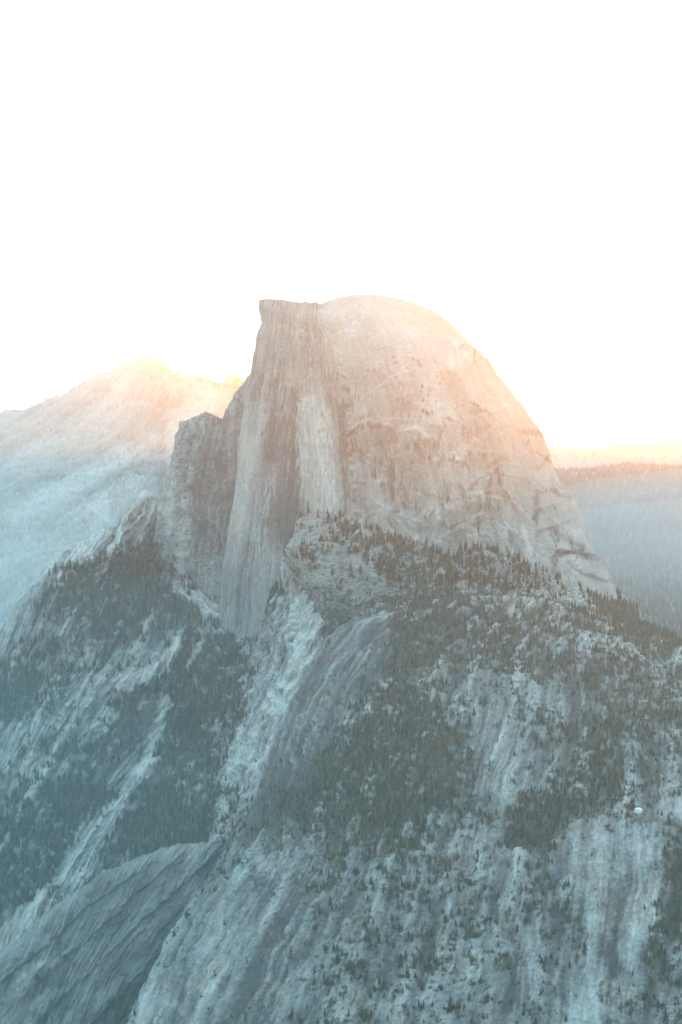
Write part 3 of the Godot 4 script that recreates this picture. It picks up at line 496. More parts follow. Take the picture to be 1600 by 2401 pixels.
func _ready() -> void:
	# camera
	var camera := Camera3D.new()
	camera.name = "camera"
	camera.position = Vector3(0, 1300, 0)
	camera.fov = rad_to_deg(2.0 * atan(1200.5 / 3620.0))
	camera.near = 1.0
	camera.far = 90000.0
	add_child(camera)
	camera.current = true
	# sky, haze and exposure
	var air := Environment.new()
	var dawn := ProceduralSkyMaterial.new()
	dawn.sky_top_color = Color(0.285, 0.50, 0.62).linear_to_srgb()
	dawn.sky_horizon_color = Color(0.37, 0.47, 0.50).linear_to_srgb()
	dawn.sky_curve = 0.25
	dawn.ground_bottom_color = Color(0.10, 0.13, 0.14).linear_to_srgb()
	dawn.ground_horizon_color = Color(0.45, 0.48, 0.48).linear_to_srgb()
	dawn.ground_curve = 0.06
	dawn.sun_angle_max = 30.0
	dawn.sun_curve = 0.15
	dawn.energy_multiplier = 1.0
	var heaven := Sky.new()
	heaven.sky_material = dawn
	air.background_mode = Environment.BG_SKY
	air.sky = heaven
	air.background_energy_multiplier = 0.79
	air.tonemap_mode = Environment.TONE_MAPPER_LINEAR
	air.tonemap_exposure = 5.1
	air.volumetric_fog_enabled = true
	air.volumetric_fog_density = 0.000058
	air.volumetric_fog_albedo = lin(0.84, 0.97, 1.0)
	air.volumetric_fog_anisotropy = 0.62
	air.volumetric_fog_length = 16000.0
	air.sdfgi_enabled = true
	air.ssao_enabled = true
	air.ssil_enabled = true
	var world := WorldEnvironment.new()
	world.name = "dawn_air"
	world.environment = air
	add_child(world)
	# the low sun stands behind the massif, a little right of the dome
	var sun := DirectionalLight3D.new()
	sun.name = "sun"
	sun.light_color = Color(1.0, 0.32, 0.05).linear_to_srgb()
	sun.light_energy = 1.6
	sun.light_angular_distance = 0.7
	sun.shadow_enabled = true
	sun.directional_shadow_max_distance = 20000.0
	add_child(sun)
	var up := deg_to_rad(2.49)
	var right := deg_to_rad(18.0)
	var to_sun := Vector3(sin(right) * cos(up), sin(up), -cos(right) * cos(up))
	sun.look_at_from_position(Vector3.ZERO, -to_sun, Vector3.UP)

	rng.seed = 20240
	fbm.seed = 3; fbm.frequency = 1.0; fbm.noise_type = FastNoiseLite.TYPE_SIMPLEX_SMOOTH; fbm.fractal_octaves = 4
	ridged.seed = 11; ridged.frequency = 1.0; ridged.noise_type = FastNoiseLite.TYPE_SIMPLEX_SMOOTH; ridged.fractal_type = FastNoiseLite.FRACTAL_RIDGED; ridged.fractal_octaves = 4
	fine.seed = 29; fine.frequency = 1.0; fine.noise_type = FastNoiseLite.TYPE_SIMPLEX; fine.fractal_octaves = 2
	block.seed = 17; block.frequency = 1.0; block.noise_type = FastNoiseLite.TYPE_CELLULAR; block.cellular_return_type = FastNoiseLite.RETURN_CELL_VALUE; block.cellular_jitter = 1.1
	make_materials()
	# the large structure
	valley_ground()
	relief("dome", "dome_mountain", "bald granite dome with a sheer streaked face on its left", 640, 330, {big = 8.0, rough = 2.5, ribs = 4.5, grain = 0.6, stain = 0.34, streak = 0.62, pale = 0.57, bush = -0.9, crack = 0.22, skew = 0.0, slabs = 2.2})
	relief("shoulder", "shoulder_mountain", "dark broken rock shoulder left of the dome's sheer face", 150, 240, {big = 10.0, rough = 8.0, ribs = 6.0, grain = 2.5, stain = 0.40, streak = 0.7, pale = 0.40, bush = 0.10, crack = 0.2, skew = 0.0, slabs = 5.0})
	relief("bench", "bench_terrain", "wooded bench of ground at the foot of the dome", 380, 150, {big = 8.0, rough = 9.0, ribs = 3.0, grain = 3.0, stain = 0.4, streak = 0.3, pale = 0.46, bush = 0.26, crack = 0.2, skew = 0.0, slabs = 2.5})
	relief("near_ridge", "ridge_terrain", "broad granite ridge with forest and bare slabs in the right foreground", 520, 520, {big = 14.0, rough = 7.0, ribs = 7.0, grain = 1.4, stain = 0.38, streak = 1.15, pale = 0.28, bush = 0.21, crack = 0.30, skew = 0.0, slabs = 2.8})
	relief("valley_slope", "valley_slope_terrain", "steep valley side of slabs, gullies and dark woods left of the ridge", 450, 480, {big = 18.0, rough = 14.0, ribs = 10.0, grain = 2.0, stain = 0.42, streak = 1.2, pale = 0.33, bush = 0.16, crack = 0.30, skew = 0.45, slabs = 3.4})
	relief("lower_buttress", "buttress_terrain", "streaked rock buttress in the lower left corner", 310, 240, {big = 14.0, rough = 10.0, ribs = 6.0, grain = 2.0, stain = 0.32, streak = 0.5, pale = 0.30, bush = 0.08, crack = 0.3, skew = 0.8, slabs = 3.0})
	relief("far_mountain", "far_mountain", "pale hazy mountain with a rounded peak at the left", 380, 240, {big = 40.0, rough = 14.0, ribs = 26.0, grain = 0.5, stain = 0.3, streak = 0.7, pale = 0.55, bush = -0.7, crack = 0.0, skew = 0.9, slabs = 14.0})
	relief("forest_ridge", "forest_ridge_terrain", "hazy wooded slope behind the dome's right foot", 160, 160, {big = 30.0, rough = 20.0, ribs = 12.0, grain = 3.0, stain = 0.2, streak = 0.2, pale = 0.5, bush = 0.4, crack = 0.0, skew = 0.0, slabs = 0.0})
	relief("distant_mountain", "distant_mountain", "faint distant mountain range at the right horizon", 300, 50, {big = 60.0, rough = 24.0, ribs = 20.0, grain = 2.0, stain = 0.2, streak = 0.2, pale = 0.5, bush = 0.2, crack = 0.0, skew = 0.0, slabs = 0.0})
	for k in 10:
		mist_bank("canyon_mist", "pale mist lying in the canyon between dome and left-hand mountain", Vector3(-2900 - 70 * k, 450, -8300), Vector3(6600, 600 + 190 * k, 7000 + 100 * k), 0.00007 * (1.0 - k / 10.5), lin(0.82, 0.96, 1.0), 0.15 - 0.008 * k)
	for k in 3:
		mist_bank("canyon_mist", "pale mist lying in the wooded valley right of the dome", Vector3(2000 + 150 * k, 640, -7600), Vector3(5000, 1150 + 330 * k, 6000 + 300 * k), 0.00016, lin(0.80, 0.96, 1.0), 0.0)
	mist_bank("valley_mist", "thin blue morning mist over the deep valley in front of the ridge", Vector3(-400, 250, -3000), Vector3(6400, 1850, 3800), 0.00004, lin(0.36, 0.90, 1.0))
	mist_bank("valley_mist", "blue morning mist in the deep valley at lower left", Vector3(-1300, 330, -3250), Vector3(2600, 1500, 1900), 0.00008, lin(0.34, 0.88, 1.0))
	# trees
	make_trees()
	plant_forests()
	set_specimens()
	talus_and_boulder()


# ---------------------------------------------------------------- helpers
func numbered(called: String) -> String:
	taken[called] = taken.get(called, -1) + 1
	return called if taken[called] == 0 else "%s_%03d" % [called, taken[called]]


func tag(o: Node, label: String, category: String, group := "", kind := "") -> void:
	o.set_meta("label", label)
	o.set_meta("category", category)
	if group: o.set_meta("group", group)
	if kind: o.set_meta("kind", kind)


func lin(r: float, g: float, b: float) -> Color:
	return Color(r, g, b).linear_to_srgb()


func noise_map(octaves: int, freq: float, seed_: int, low: float, high: float) -> NoiseTexture2D:
	var n := FastNoiseLite.new()
	n.seed = seed_; n.frequency = freq; n.fractal_octaves = octaves; n.noise_type = FastNoiseLite.TYPE_SIMPLEX_SMOOTH
	var t := NoiseTexture2D.new()
	t.width = 1024; t.height = 1024; t.seamless = true; t.noise = n
	var g := Gradient.new()
	g.set_color(0, Color(low, low, low)); g.set_color(1, Color(high, high, high))
	t.color_ramp = g
	return t


func make_materials() -> void:
	var rock := StandardMaterial3D.new()
	rock.resource_name = "granite"
	rock.vertex_color_use_as_albedo = true
	rock.roughness = 0.95
	rock.metallic_specular = 0.2
	rock.albedo_texture = noise_map(6, 0.02, 5, 0.76, 1.0)
	rock.uv1_triplanar = true
	rock.uv1_world_triplanar = true
	rock.uv1_scale = Vector3.ONE / 170.0
	rock.heightmap_enabled = true
	rock.heightmap_texture = noise_map(6, 0.03, 8, 0.0, 1.0)
	rock.heightmap_scale = 260.0
	materials.rock = rock
	var bald: StandardMaterial3D = rock.duplicate()
	bald.resource_name = "bald_granite"
	bald.heightmap_scale = 90.0
	materials.smooth_rock = bald
	var needle := StandardMaterial3D.new()
	needle.resource_name = "needles"
	needle.vertex_color_use_as_albedo = true
	needle.roughness = 0.9
	needle.metallic_specular = 0.2
	materials.needle = needle
	for k in 3:
		var single: StandardMaterial3D = needle.duplicate()
		single.resource_name = "needles_%d" % k
		single.vertex_color_use_as_albedo = false
		single.albedo_color = [lin(0.045, 0.06, 0.034), lin(0.06, 0.075, 0.042), lin(0.075, 0.085, 0.05)][k]
		materials["needle%d" % k] = single
	var bark := StandardMaterial3D.new()
	bark.resource_name = "bark"
	bark.albedo_color = lin(0.10, 0.075, 0.055)
	bark.roughness = 1.0
	materials.bark = bark
	var snag := StandardMaterial3D.new()
	snag.resource_name = "weathered_wood"
	snag.albedo_color = lin(0.34, 0.30, 0.26)
	snag.roughness = 1.0
	materials.snag = snag


func valley_ground() -> void:
	var st := SurfaceTool.new()
	st.begin(Mesh.PRIMITIVE_TRIANGLES)
	var n := 60
	var reach := 40000.0
	for j in n + 1:
		for i in n + 1:
			var x := (float(i) / n - 0.5) * 2.0
			var z := (float(j) / n - 0.5) * 2.0
			var p := Vector3(signf(x) * x * x * reach, VALLEY_FLOOR, signf(z) * z * z * reach)
			p.y += 12.0 * fbm.get_noise_2d(p.x / 900.0, p.z / 900.0)
			st.set_color(Color(0.07, 0.085, 0.05).lerp(Color(0.16, 0.15, 0.11), clampf(0.4 + 0.8 * fbm.get_noise_2d(p.x / 300.0, p.z / 300.0), 0, 1)))
			st.add_vertex(p)
	for j in n:
		for i in n:
			var a := j * (n + 1) + i
			for k in [a, a + 1, a + n + 1, a + 1, a + n + 2, a + n + 1]: st.add_index(k)
	st.generate_normals()
	var m := MeshInstance3D.new()
	m.name = "valley_ground"
	m.mesh = st.commit()
	m.material_override = materials.rock
	add_child(m)
	tag(m, "valley floor far below the cliffs", "ground", "", "structure")


func mist_bank(called: String, label: String, at: Vector3, size: Vector3, density: float, tint: Color, tilt := 0.0) -> void:
	var mist := FogMaterial.new()
	mist.resource_name = called
	mist.albedo = tint
	mist.density = density
	var bank := FogVolume.new()
	bank.name = numbered(called)
	bank.shape = RenderingServer.FOG_VOLUME_SHAPE_ELLIPSOID
	bank.size = size
	bank.position = at
	bank.rotation.z = tilt
	bank.material = mist
	add_child(bank)
	tag(bank, label, "mist", "mist layers", "stuff")


# ---------------------------------------------------------------- relief
func outline_distance(x: float, y: float, line: Array) -> float:
	# signed distance to a closed outline, positive inside
	var n := line.size() / 2
	var best := 1e12
	var inside := false
	var ax: float = line[2 * n - 2]
	var ay: float = line[2 * n - 1]
	for k in n:
		var bx: float = line[2 * k]
		var by: float = line[2 * k + 1]
		var ex := bx - ax
		var ey := by - ay
		var t := clampf(((x - ax) * ex + (y - ay) * ey) / maxf(ex * ex + ey * ey, 0.001), 0, 1)
		var dx := x - ax - ex * t
		var dy := y - ay - ey * t
		best = minf(best, dx * dx + dy * dy)
		if (ay > y) != (by > y) and x < (bx - ax) * (y - ay) / (by - ay) + ax: inside = not inside
		ax = bx; ay = by
	return sqrt(best) if inside else -sqrt(best)


func line_distance(x: float, y: float, line: Array) -> Vector2:
	# (distance, side) to an open course
	var best := 1e12
	var side := 1.0
	for k in line.size() / 2 - 1:
		var ax: float = line[2 * k]
		var ay: float = line[2 * k + 1]
		var ex: float = line[2 * k + 2] - ax
		var ey: float = line[2 * k + 3] - ay
		var t := clampf(((x - ax) * ex + (y - ay) * ey) / maxf(ex * ex + ey * ey, 0.001), 0, 1)
		var dx := x - ax - ex * t
		var dy := y - ay - ey * t
		var d := dx * dx + dy * dy
		if d < best:
			best = d
			side = -1.0 if ex * (y - ay) - ey * (x - ax) > 0.0 else 1.0
	return Vector2(sqrt(best), side)


func near_course(s: Dictionary, line: Array, reach: float) -> Rect2i:
	# the columns and rows of a sheet that lie within reach of a course
	var lo := Vector2(1e9, 1e9)
	var hi := Vector2(-1e9, -1e9)
	for k in line.size() / 2:
		var q := Vector2(line[2 * k], line[2 * k + 1])
		lo = lo.min(q); hi = hi.max(q)
	lo -= Vector2(reach, reach); hi += Vector2(reach, reach)
	var i0 := 1 << 20; var i1 := -1; var j0 := 1 << 20; var j1 := -1
	var nu: int = s.nu
	for j in range(0, s.nv, 3):
		for i in range(0, nu, 3):
			var p: Vector3 = s.base[j * nu + i]
			if p.x > lo.x and p.x < hi.x and p.y > lo.y and p.y < hi.y and (s.name != "dome" or i < nu * 0.83):
				i0 = mini(i0, i); i1 = maxi(i1, i); j0 = mini(j0, j); j1 = maxi(j1, j)
	if i1 < 0: return Rect2i(0, 0, 0, 0)
	i0 = maxi(0, i0 - 3); j0 = maxi(0, j0 - 3); i1 = mini(nu - 1, i1 + 3); j1 = mini(s.nv - 1, j1 + 3)
	return Rect2i(i0, j0, i1 - i0 + 1, j1 - j0 + 1)


func relief(key: String, called: String, label: String, nu: int, nv: int, look: Dictionary) -> void:
	var rows: Array = RELIEF[key]
	var closed := key == "dome"
	var grid: Array = []
	for r in rows:
		var a := PackedVector3Array()
		for k in r.size() / 3: a.append(Vector3(r[3 * k], r[3 * k + 1], r[3 * k + 2]))
		if closed: a.append(a[0])
		grid.append(a)
	var nr := grid.size()
	var nc: int = grid[0].size()
	var base := PackedVector3Array(); base.resize(nu * nv)
	for j in nv:
		var t := float(j) / (nv - 1) * (nr - 1)
		var k := mini(int(t), nr - 2)
		var row := PackedVector3Array()
		for c in nc:
			row.append(grid[k][c].cubic_interpolate(grid[k + 1][c], grid[maxi(k - 1, 0)][c], grid[mini(k + 2, nr - 1)][c], t - k))
		for i in nu:
			var w := float(i) / (nu - 1) * (nc - 1)
			var q := mini(int(w), nc - 2)
			var before := row[q - 1] if q > 0 else (row[nc - 2] if closed else row[0])
			var after := row[q + 2] if q + 2 < nc else (row[1] if closed else row[nc - 1])
			base[j * nu + i] = row[q].cubic_interpolate(row[q + 1], before, after, w - q)
	var s := {name = key, nu = nu, nv = nv, base = base, closed = closed}
	var facing := normals_of(base, nu, nv, closed)
	# stands of trees, on a coarse lattice
	var step := 6
	var lu := (nu - 1) / step + 2
	var lv := (nv - 1) / step + 2
	var stand := PackedFloat32Array(); stand.resize(lu * lv)
	for j in lv:
		for i in lu:
			var p := base[mini(j * step, nv - 1) * nu + mini(i * step, nu - 1)]
			var d: float = look.bush
			for a in STANDS.get(key, []):
				var sd: float = outline_distance(p.x, p.y, a[2]) / a[1]
				if sd > -1.0 and (a[0] > d or a[0] < 0.0): d = lerpf(d, a[0], smoothstep(-1.0, 1.0, sd))
			stand[j * lu + i] = d
	# bands of other stone and ledges, along their courses
	var tone := PackedFloat32Array(); tone.resize(nu * nv)
	var lift := PackedFloat32Array(); lift.resize(nu * nv)
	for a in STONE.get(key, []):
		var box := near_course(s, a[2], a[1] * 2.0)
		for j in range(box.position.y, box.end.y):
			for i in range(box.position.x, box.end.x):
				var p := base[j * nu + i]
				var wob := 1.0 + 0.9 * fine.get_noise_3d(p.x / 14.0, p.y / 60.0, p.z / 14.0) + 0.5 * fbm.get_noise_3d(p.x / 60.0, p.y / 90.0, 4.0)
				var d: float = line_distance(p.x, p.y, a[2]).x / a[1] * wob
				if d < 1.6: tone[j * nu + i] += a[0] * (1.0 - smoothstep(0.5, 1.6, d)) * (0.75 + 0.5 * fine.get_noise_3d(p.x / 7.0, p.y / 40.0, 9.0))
	for a in LEDGES.get(key, []):
		var box := near_course(s, a[2], a[1] * 1.4)
		for j in range(box.position.y, box.end.y):
			for i in range(box.position.x, box.end.x):
				var p := base[j * nu + i]
				var ds := line_distance(p.x + 6.0 * fine.get_noise_2d(p.x / 30.0, p.y / 30.0), p.y, a[2])
				if ds.x < a[1]: lift[j * nu + i] += a[0] * (1.0 - ds.x / a[1]) * (0.5 + 0.5 * smoothstep(-3.0, 3.0, ds.x * ds.y) * 2.0 - 0.5)
	# displaced surface and its stone
	var across := base[nv / 2 * nu].distance_to(base[nv / 2 * nu + nu - 1])
	if closed: across = 3600.0
	var down := base[nu / 2].distance_to(base[(nv - 1) * nu + nu / 2])
	var pts := PackedVector3Array(); pts.resize(nu * nv)
	var cols := PackedColorArray(); cols.resize(nu * nv)
	var wood := PackedFloat32Array(); wood.resize(nu * nv)
	for j in nv:
		for i in nu:
			var at := j * nu + i
			var p := base[at]
			var ii := 0 if closed and i == nu - 1 else i
			var tv := float(j) / (nv - 1) * down
			var su: float = float(ii) / (nu - 1) * across + look.skew * tv
			var fi := float(i) / step
			var fj := float(j) / step
			var li := int(fi); var lj := int(fj)
			fi -= li; fj -= lj
			var st0 := lerpf(stand[lj * lu + li], stand[lj * lu + li + 1], fi)
			var st1 := lerpf(stand[(lj + 1) * lu + li], stand[(lj + 1) * lu + li + 1], fi)
			# 1 on the sheer streaked face of the dome and on all other slopes, 0 on its bald rounded front
			var sheer := 1.0
			if closed:
				var col := float(ii) / (nu - 1) * 12.0
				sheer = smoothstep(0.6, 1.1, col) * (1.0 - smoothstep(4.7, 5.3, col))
			var patch := fbm.get_noise_3d(p.x / 58.0, p.y / 34.0, p.z / 58.0)
			var speck := fine.get_noise_3d(p.x / 9.0, p.y / 6.5, p.z / 9.0)
			var clump := fbm.get_noise_3d(p.x / 19.0 + 50.0, p.y / 12.0, p.z / 19.0)
			var bend := 34.0 * fbm.get_noise_3d(p.x / 480.0, p.y / 480.0, p.z / 480.0) + 3.0 * patch
			var rib := fbm.get_noise_2d((su + bend) / 52.0, tv / 460.0)
			var vein := fbm.get_noise_2d((su + bend) / 17.0 + 90.0, tv / 210.0)
			var hair := fine.get_noise_2d((su + bend) / 6.5, tv / 130.0)
			var slab := block.get_noise_2d((su + bend + 7.0 * clump) / 24.0, (tv + 26.0 * patch) / 85.0) + 0.6 * block.get_noise_2d((su + bend + 4.0 * clump) / 10.0 + 40.0, (tv + 12.0 * patch) / 34.0)
			var scour := smoothstep(0.12, 0.5, fbm.get_noise_2d((su + bend) / 11.0 + 300.0, tv / 330.0))
			var green := smoothstep(0.34, 0.62, lerpf(st0, st1, fj) + 0.50 * patch + 0.72 * clump + 0.42 * speck + 0.2 * vein)
			green *= clampf(1.15 - 2.0 * tone[at], 0.0, 1.0)
			wood[at] = green
			var broken := ridged.get_noise_3d(p.x / 130.0, p.y / 110.0, p.z / 130.0)
			var soft := fbm.get_noise_3d(p.x / 330.0, p.y / 330.0, p.z / 330.0)
			var h: float = look.big * soft + look.rough * broken + look.ribs * (rib + 0.4 * vein) * lerpf(0.25, 1.0, sheer) + look.grain * (speck + 0.6 * hair * sheer) + look.slabs * slab * lerpf(0.15, 1.0, sheer) + lift[at]
			var edge := 1.0
			if closed: edge = smoothstep(-0.004, 0.02, float(j) / (nv - 1))
			pts[at] = p + facing[at] * h * edge
			# stone: grey granite, paler where freshly broken, stained dark along the water streaks and cracks
			var cloud := fbm.get_noise_3d(p.x / 150.0 + 20.0, p.y / 150.0, p.z / 150.0)
			var crack := smoothstep(0.62, 0.95, ridged.get_noise_3d(p.x / 95.0, p.y / 95.0 + 0.9 * soft, p.z / 95.0 + 13.0)) * smoothstep(-0.15, 0.25, cloud)
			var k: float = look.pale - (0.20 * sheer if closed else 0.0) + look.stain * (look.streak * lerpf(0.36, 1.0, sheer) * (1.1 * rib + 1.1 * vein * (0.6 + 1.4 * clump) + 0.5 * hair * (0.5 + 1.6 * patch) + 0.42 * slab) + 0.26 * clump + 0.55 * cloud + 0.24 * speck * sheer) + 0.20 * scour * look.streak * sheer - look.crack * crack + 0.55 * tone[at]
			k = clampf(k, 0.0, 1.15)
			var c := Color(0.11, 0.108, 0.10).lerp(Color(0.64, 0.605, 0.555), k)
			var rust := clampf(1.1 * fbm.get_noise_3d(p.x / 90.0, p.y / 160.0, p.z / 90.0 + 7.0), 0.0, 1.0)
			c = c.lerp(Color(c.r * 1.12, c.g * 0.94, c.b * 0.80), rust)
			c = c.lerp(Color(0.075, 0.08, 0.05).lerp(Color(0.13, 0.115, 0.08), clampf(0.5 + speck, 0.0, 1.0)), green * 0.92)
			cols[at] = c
	var facing2 := normals_of(pts, nu, nv, closed)
	var idx := PackedInt32Array(); idx.resize((nu - 1) * (nv - 1) * 6)
	var w := 0
	for j in nv - 1:
		for i in nu - 1:
			var a := j * nu + i
			idx[w] = a; idx[w + 1] = a + 1; idx[w + 2] = a + nu
			idx[w + 3] = a + 1; idx[w + 4] = a + nu + 1; idx[w + 5] = a + nu
			w += 6
	var arrays := []
	arrays.resize(Mesh.ARRAY_MAX)
	arrays[Mesh.ARRAY_VERTEX] = pts
	arrays[Mesh.ARRAY_NORMAL] = facing2
	arrays[Mesh.ARRAY_COLOR] = cols
	arrays[Mesh.ARRAY_INDEX] = idx
	var mesh := ArrayMesh.new()
	mesh.add_surface_from_arrays(Mesh.PRIMITIVE_TRIANGLES, arrays)
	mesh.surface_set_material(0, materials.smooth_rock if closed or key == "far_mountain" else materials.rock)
	var m := MeshInstance3D.new()
	m.name = called
	m.mesh = mesh
	add_child(m)
	tag(m, label, called.get_slice("_", called.get_slice_count("_") - 1), "", "structure")
	s.pts = pts; s.facing = facing2; s.wood = wood
	sheets[key] = s


func normals_of(p: PackedVector3Array, nu: int, nv: int, closed: bool) -> PackedVector3Array:
	var out := PackedVector3Array(); out.resize(p.size())
	for j in nv:
		var ja := maxi(j - 1, 0) * nu
		var jb := mini(j + 1, nv - 1) * nu
		for i in nu:
			var ia := i - 1
			var ib := i + 1
			if closed:
				if ia < 0: ia = nu - 2
				if ib > nu - 1: ib = 1
			else:
				ia = maxi(ia, 0); ib = mini(ib, nu - 1)
			var du := p[j * nu + ib] - p[j * nu + ia]
			var dv := p[jb + i] - p[ja + i]
			out[j * nu + i] = dv.cross(du).normalized()
	return out


# ---------------------------------------------------------------- trees
var crowns: Array = []     # conifer crowns, one metre tall
var trunks: Array = []
var bushes: Array = []     # rounded crowns, one metre tall


func quad(st: SurfaceTool, a: Vector3, b: Vector3, c: Vector3, d: Vector3) -> void:
	for v in [a, b, c, a, c, d]: st.add_vertex(v)


func conifer_crown(seed_: int, slim: float, bare: float) -> ArrayMesh:
	var r := RandomNumberGenerator.new()
	r.seed = seed_
	var st := SurfaceTool.new()
	st.begin(Mesh.PRIMITIVE_TRIANGLES)
	var whorls := 15
	for k in whorls:
		var t := float(k) / (whorls - 1)
		var y := lerpf(bare, 0.985, t)
		var reach := slim * (pow(1.0 - t, 0.75) * (1.0 - 0.35 * pow(1.0 - t, 4.0)) + 0.05)
		var n := 7 if t < 0.7 else 5
		var turn := r.randf() * TAU
		for b in n:
			if r.randf() < 0.1: continue
			var g := turn + TAU * b / n + r.randf_range(-0.3, 0.3)
			var l := reach * r.randf_range(0.6, 1.2)
			var out := Vector3(cos(g), 0, sin(g))
			var side := Vector3(-sin(g), 0, cos(g)) * l * r.randf_range(0.34, 0.52)
			var droop := l * r.randf_range(0.25, 0.75)
			var root := Vector3(0, y + 0.018, 0)
			var tip := out * l + Vector3(0, y - droop, 0)
			var mid := out * l * 0.6 + Vector3(0, y - droop * 0.25, 0)
			for v in [root, mid - side + Vector3(0, -0.03, 0), mid, root, mid, mid + side + Vector3(0, -0.03, 0), mid - side + Vector3(0, -0.03, 0), tip, mid, mid, tip, mid + side + Vector3(0, -0.03, 0)]: st.add_vertex(v)
	for b in 4:
		var g := TAU * b / 4.0
		for v in [Vector3(0, 1.0, 0), Vector3(cos(g), 0, sin(g)) * 0.02 + Vector3(0, 0.93, 0), Vector3(cos(g + 1.57), 0, sin(g + 1.57)) * 0.02 + Vector3(0, 0.93, 0)]: st.add_vertex(v)
	st.generate_normals()
	st.set_material(materials.needle)
	return st.commit()


func round_crown(seed_: int, wide: float) -> ArrayMesh:
	var r := RandomNumberGenerator.new()
	r.seed = seed_
	var st := SurfaceTool.new()
	st.begin(Mesh.PRIMITIVE_TRIANGLES)
	for k in 90:
		var d := Vector3(r.randfn(), r.randfn(), r.randfn()).normalized()
		var rad := r.randf_range(0.55, 1.0)
		var c := Vector3(d.x * wide, 0.56 + d.y * 0.44, d.z * wide) * 1.0
		c = Vector3(0, 0.56, 0) + (c - Vector3(0, 0.56, 0)) * rad * (0.8 + 0.3 * sin(d.x * 5.0 + seed_) * cos(d.z * 4.0))
		var n := (d + Vector3(r.randfn(), r.randfn(), r.randfn()) * 0.5).normalized()
		var a := n.cross(Vector3(0.3, 1, 0.2)).normalized() * r.randf_range(0.08, 0.16)
		var b := n.cross(a).normalized() * r.randf_range(0.08, 0.16)
		quad(st, c - a - b * 0.6, c + a * 0.6 - b, c + a + b * 0.5, c - a * 0.5 + b)
	st.generate_normals()
	st.set_material(materials.needle)
	return st.commit()


func trunk_mesh(tall: float, thick: float, m: Material) -> ArrayMesh:
	var st := SurfaceTool.new()
	st.begin(Mesh.PRIMITIVE_TRIANGLES)
	for b in 6:
		var g := TAU * b / 6.0
		var h := TAU * (b + 1) / 6.0
		var a := Vector3(cos(g), 0, sin(g))
		var c := Vector3(cos(h), 0, sin(h))
		quad(st, a * thick + Vector3(0, -0.06, 0), a * thick * 0.25 + Vector3(0, tall, 0), c * thick * 0.25 + Vector3(0, tall, 0), c * thick + Vector3(0, -0.06, 0))
	st.generate_normals()
	st.set_material(m)
	return st.commit()


func whole(crown: ArrayMesh, trunk: ArrayMesh) -> ArrayMesh:
	var st := SurfaceTool.new()
	st.append_from(crown, 0, Transform3D.IDENTITY)
	st.set_material(materials.needle)
	var out := st.commit()
	var s2 := SurfaceTool.new()
	s2.append_from(trunk, 0, Transform3D.IDENTITY)
	s2.set_material(materials.bark)
	return s2.commit(out)


func make_trees() -> void:
	for k in 4: crowns.append(conifer_crown(100 + k, [0.20, 0.23, 0.18, 0.26][k], [0.10, 0.16, 0.2, 0.08][k]))
	for k in 3: bushes.append(round_crown(200 + k, [0.5, 0.62, 0.44][k]))
	trunks.append(trunk_mesh(0.94, 0.016, materials.bark))
	trunks.append(trunk_mesh(0.6, 0.03, materials.bark))


func plant_forests() -> void:
	var tries := {near_ridge = 84000, bench = 12000, valley_slope = 52000, lower_buttress = 6000, shoulder = 2500, forest_ridge = 16000, far_mountain = 14000}
	var size := {near_ridge = [8.0, 18.0], bench = [9.0, 20.0], valley_slope = [11.0, 27.0], lower_buttress = [8.0, 15.0], shoulder = [7.0, 14.0], forest_ridge = [20.0, 34.0], far_mountain = [16.0, 30.0]}
	var put: Array = []
	for k in 7: put.append([])
	for key in tries:
		var s: Dictionary = sheets[key]
		var nu: int = s.nu
		for t in tries[key]:
			var i := rng.randi_range(0, nu - 2)
			var j := rng.randi_range(1, s.nv - 2)
			var at := j * nu + i
			var g: float = s.wood[at]
			var chance := rng.randf()
			if chance > g or g < 0.22: continue
			var p: Vector3 = s.pts[at].lerp(s.pts[at + 1], rng.randf()).lerp(s.pts[at + nu], rng.randf() * 0.5)
			var n: Vector3 = s.facing[at]
			if n.y < 0.12: continue
			var tall := rng.randf_range(size[key][0], size[key][1])
			var kind := rng.randi() % 4
			if key in ["near_ridge", "lower_buttress", "shoulder"] and rng.randf() < 0.35 or g < 0.5:
				kind = 4 + rng.randi() % 3
				tall *= rng.randf_range(0.16, 0.4)
			elif g < 0.8:
				tall *= 0.75
			var b := Basis(Vector3.UP, rng.randf() * TAU).scaled(Vector3(tall * rng.randf_range(0.85, 1.2), tall, tall * rng.randf_range(0.85, 1.2)))
			put[kind].append([Transform3D(b, p - Vector3(0, 0.4, 0)), rng.randf()])
	var meshes: Array = []
	for k in 4: meshes.append(whole(crowns[k], trunks[0]))
	for k in 3: meshes.append(whole(bushes[k], trunks[1]))
	for k in 7:
		var mm := MultiMesh.new()
		mm.transform_format = MultiMesh.TRANSFORM_3D
		mm.use_colors = true
		mm.mesh = meshes[k]
		mm.instance_count = put[k].size()
		for i in put[k].size():
			mm.set_instance_transform(i, put[k][i][0])
			var f: float = put[k][i][1]
			mm.set_instance_color(i, Color(0.028, 0.036, 0.018).lerp(Color(0.15, 0.135, 0.06), f * f) if k < 4 else Color(0.055, 0.06, 0.03).lerp(Color(0.14, 0.125, 0.065), f))
		var o := MultiMeshInstance3D.new()
		o.name = numbered("conifer_forest" if k < 4 else "shrub_vegetation")
		o.multimesh = mm
		add_child(o)
		tag(o, "dense dark conifer forest on the ridge and benches" if k < 4 else "low rounded shrubs and oaks scattered over the slabs", "forest" if k < 4 else "shrubs", "", "stuff")
	print("planted ", put.map(func(a): return a.size()))


